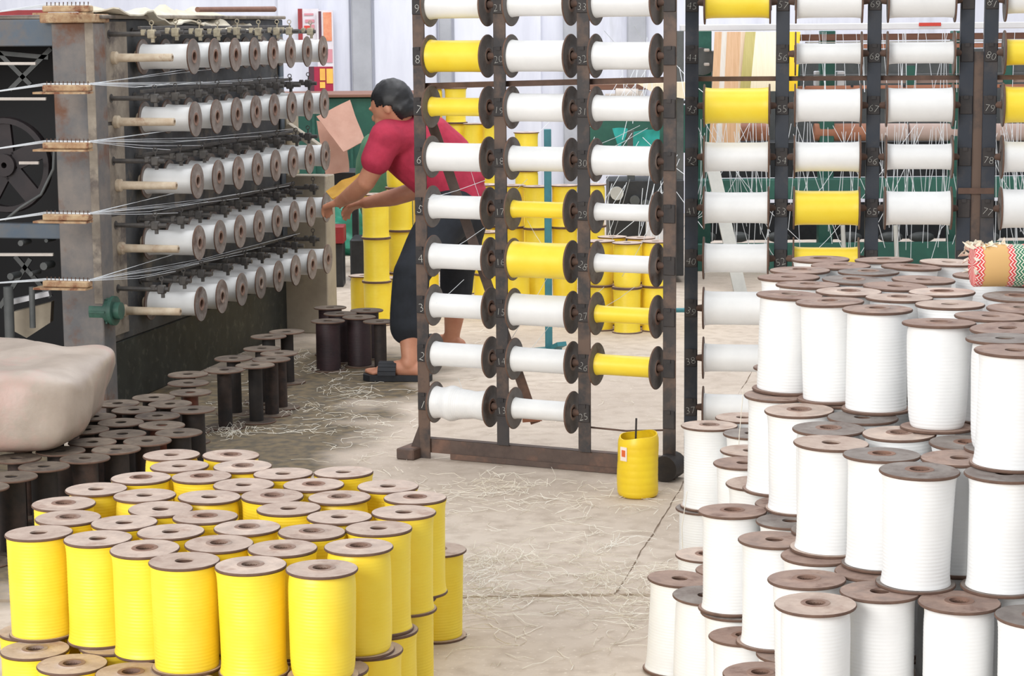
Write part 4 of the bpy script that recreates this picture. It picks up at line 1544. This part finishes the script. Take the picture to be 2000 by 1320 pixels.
def hand(mb, wr, tow, nrm, thumb_side, curl):
    """palm, four unequal bent fingers and a thumb from the palm's side"""
    t = Vector(tow).normalized()
    n = (Vector(nrm) - t * Vector(nrm).dot(t)).normalized()
    s = t.cross(n)
    for o_ in (-.026, -.009, .009, .026):
        limb(mb, [wr + s * o_ * .5, wr + t * .085 + s * o_], [.016, .0125], 10)
    for o_, ln in ((-.027, .062), (-.009, .074), (.009, .07), (.027, .055)):
        k0 = wr + t * .085 + s * o_
        k1 = k0 + (t * math.cos(curl) + n * math.sin(curl)) * ln * .45
        k2 = k1 + (t * math.cos(curl * 2.2) + n * math.sin(curl * 2.2)) * ln * .33
        k3 = k2 + (t * math.cos(curl * 3.1) + n * math.sin(curl * 3.1)) * ln * .25
        limb(mb, [k0, k1, k2, k3], [.0105, .0092, .0085, .0072], 8)
    b0_ = wr + t * .025 + s * thumb_side * .026
    b1_ = b0_ + (t * .6 + s * thumb_side * .75 + n * .25).normalized() * .036
    b2_ = b1_ + (t * .85 + s * thumb_side * .25 + n * .45).normalized() * .03
    b3_ = b2_ + (t * .9 + n * .5).normalized() * .022
    limb(mb, [b0_, b1_, b2_, b3_], [.015, .0115, .0095, .008], 8)


hand(body, wrA, (J(628, 404, 9.72) - wrA), (0.2, .2, -1), -1, .5)
hand(body, wrB, (J(676, 406, 9.78) - wrB), (0.1, -.3, -1), 1, .45)
remesh(body, 'body', M['skin'], .0055, per, 5)
# shirt
sh = MB()
limb(sh, [J(789, 250, 9.48), J(800, 268, 9.5), chest, belly, J(893, 386, 9.58)], [.075, .118, .150, .142, .138], 20)
limb(sh, [J(845, 262, 9.53), J(880, 300, 9.55), J(905, 345, 9.57)], [.085, .095, .10], 18)
limb(sh, [J(790, 262, 9.44), shA, J(742, 296, 9.345), J(735, 312, 9.34)], [.095, .080, .070, .069], 18)
limb(sh, [J(805, 270, 9.6), shB, J(820, 325, 9.76)], [.095, .082, .068], 18)
for v in sh.v:                                     # folds running from the armpit to the waist
    p = v.copy()
    v += Vector((0, -1, .2)) * (.010 * noise.noise(Vector((p.x * 16 + p.z * 14, p.z * 5, p.y * 4))) + .004 * noise.noise(p * 28))
remesh(sh, 'shirt', M['shirt'], .007, per, 3)
# trousers, rolled to mid calf
tr = MB()
limb(tr, [J(882, 388, 9.57), J(892, 408, 9.58)], [.142, .150], 20)
limb(tr, [J(878, 412, 9.5), J(842, 470, 9.4), J(804, 535, 9.28), J(797, 600, 9.27), J(796, 640, 9.265)], [.125, .104, .083, .080, .078], 18)
limb(tr, [J(902, 412, 9.7), J(898, 480, 9.8), J(893, 535, 9.86), J(889, 588, 9.9)], [.125, .102, .082, .074], 18)
for v in tr.v:
    p = v.copy()
    v += Vector((.3, -1, 0)) * .010 * noise.noise(Vector((p.x * 8, p.z * 17, p.y * 8)))
remesh(tr, 'trousers', M['trousers'], .008, per, 3)
# hair: a cap over crown and nape with a short tuft texture
hr = MB()
hr.ball(hd + hup * .016 - face * .014, (.097, .084, .099), 28, 20, (face, sidev, hup))
hr.ball(hd - face * .055 - hup * .035, (.055, .068, .062), 18, 12, (face, sidev, hup))
for v in hr.v:
    v += (v - hd).normalized() * .006 * noise.noise(v * 60)
ho = remesh(hr, 'hair', M['hair'], .006, per, 2)
bm = bmesh.new()                                   # cut the cap open over face and ears
bm.from_mesh(ho.data)
off = WLOC[ho.name]
kill = []
for fc in bm.faces:
    c0 = fc.calc_center_median() + off - hd
    fx, ux, sx = c0.dot(face), c0.dot(hup), abs(c0.dot(sidev))
    if (fx > .035 and ux < .045) or (fx > .0 and ux < .005) or (fx > -.035 and ux < -.012) or ux < -.085:
        kill.append(fc)
bmesh.ops.delete(bm, geom=kill, context='FACES')
bm.to_mesh(ho.data)
bm.free()
sd = ho.modifiers.new('thick', 'SOLIDIFY')
sd.thickness = .008
# sandals
for (an, d, s) in ((anA, dA_, sA_), (anB, dB_, sB_)):
    base = Vector((an.x, an.y, 0))
    outl = [(-.095, -.034), (-.10, 0), (-.095, .034), (-.03, .038), (.08, .048), (.17, .05), (.205, .02), (.21, -.012), (.19, -.042), (.08, -.042), (-.03, -.034)]
    so = MB().prism([base + d * a_ + s * b_ + UP * .002 for a_, b_ in outl], (0, 0, .026)).build('sandal', 'sandal', per)
    stp = MB()
    for k in range(9):
        t0, t1 = math.pi * k / 9, math.pi * (k + 1) / 9
        for (ta, tb_) in ((t0, t1),):
            qa = [base + d * x_ + s * (.050 * math.cos(ta)) + UP * (.028 + .052 * math.sin(ta)) for x_ in (.055, .135)]
            qb = [base + d * x_ + s * (.050 * math.cos(tb_)) + UP * (.028 + .052 * math.sin(tb_)) for x_ in (.055, .135)]
            n_ = (s * math.cos((ta + tb_) / 2) + UP * math.sin((ta + tb_) / 2)) * .006
            stp.add([qa[0], qa[1], qb[1], qb[0], qa[0] + n_, qa[1] + n_, qb[1] + n_, qb[0] + n_],
                    [(0, 3, 2, 1), (4, 5, 6, 7), (0, 1, 5, 4), (1, 2, 6, 5), (2, 3, 7, 6), (3, 0, 4, 7)])
    stp.build('strap', 'sandal', so, 60)
# mustard cloth hanging over the far arm's work
mc = sheet('cloth', 'mustard', (J(636, 376, 9.8), J(706, 336, 9.85), J(722, 352, 9.75), J(652, 388, 9.68)), 12, 8, .02, 9, .006, seed=9)
tag(mc, 'mustard yellow rag held by the worker above the hands', 'cloth')

# ------------------------------------------------------------------ fibre litter on the floor
rng = random.Random(11)
lit = MB()


def strand(x, y, ln, r, lift=.004):
    a = rng.uniform(0, 6.283)
    n = rng.choice([4, 5, 6])
    p = Vector((x, y, .0012 + r))
    pts = [p.copy()]
    da = rng.gauss(0, .35)
    for i in range(n):
        a += da + rng.gauss(0, .25)
        p = p + Vector((math.cos(a), math.sin(a), 0)) * ln / n
        pts.append(Vector((p.x, p.y, .0012 + r + abs(rng.gauss(0, lift)))))
    lit.tube(pts, r, 3, cap=False)


def scatter(n, x0, x1, y0, y1, ln, r=.0008, lift=.004):
    for k in range(n):
        p = atz(rng.uniform(x0, x1), rng.uniform(y0, y1), 0)
        strand(p.x, p.y, rng.uniform(.3, 1.0) * ln, r, lift)


def tuft(px, py, n, sp, ln):
    c0 = atz(px, py, 0)
    for k in range(n):
        strand(c0.x + rng.gauss(0, sp), c0.y + rng.gauss(0, sp * 1.6), rng.uniform(.4, 1) * ln, .0008, .010)


scatter(90, 860, 1340, 960, 1320, .16)
scatter(110, 890, 1320, 1080, 1225, .20)
scatter(80, 800, 1340, 940, 1010, .2)
scatter(60, 640, 820, 760, 930, .2)
scatter(150, 400, 720, 690, 850, .14)
scatter(30, 840, 1320, 700, 900, .16)
scatter(60, 640, 1000, 520, 680, .2)
for t in ((930, 1110, 40, .05, .14), (1000, 1090, 30, .05, .14), (940, 1165, 50, .06, .16), (1210, 1160, 40, .06, .16), (1260, 1130, 30, .06, .2), (980, 955, 26, .07, .2),
          (1180, 1080, 20, .05, .14), (1290, 1190, 40, .05, .18), (455, 845, 40, .04, .10), (600, 800, 14, .08, .14), (560, 700, 14, .06, .14), (620, 720, 18, .07, .12),
          (690, 760, 16, .09, .14), (1020, 960, 16, .06, .16), (1130, 1010, 20, .08, .2)):
    tuft(*t)
# a few loose ends trailing from the white pile to the floor
for pts in (((1342, 960, .5), (1332, 1030, .2), (1334, 1090, .003)), ((1452, 760, .9), (1444, 850, .68), (1440, 930, .46)), ((1806, 1160, .50), (1806, 1240, .42), (1808, 1290, .36))):
    y0 = {0: 5.5, 1: 5.45, 2: 3.95}[0 if pts[0][0] == 1342 else (1 if pts[0][0] == 1452 else 2)]
    lit.tube([aty(a_, b_, y0) for a_, b_, c0 in pts], .001, 4)
lo_ = lit.build('fibre_litter', 'straw')
tag(lo_, 'pale loose plastic fibres strewn over the floor', 'fibre litter', kind='stuff')

# ------------------------------------------------------------------ spools that peep out of the piles get labels of their own
PEEP = {'white': [8, 24, 70, 72, 73, 115, 120, 123, 124, 126], 'yellow': [47, 48, 49, 61, 62, 75, 76]}
for yarn, nums in PEEP.items():
    byl = {}
    for n in nums:
        o = bpy.data.objects.get(f'{yarn}_spool.{n:03d}')
        if o is not None and 'hidden' in o['label']:
            byl.setdefault(round(o.location.z / L), []).append(o)
    for k, obs in byl.items():
        for j, o in enumerate(sorted(obs, key=lambda q: q.location.x / q.location.y)):
            if yarn == 'white':
                o['label'] = f'mostly covered white spool in the tall pile\'s {LN[k]}, {ORD[j]} from left among those'
                o['group'] = 'white spools in the tall pile'
            else:
                o['label'] = f'mostly covered yellow spool under the pile, {ORD[j]} from left among those'
                o['group'] = 'yellow spools in the front pile'
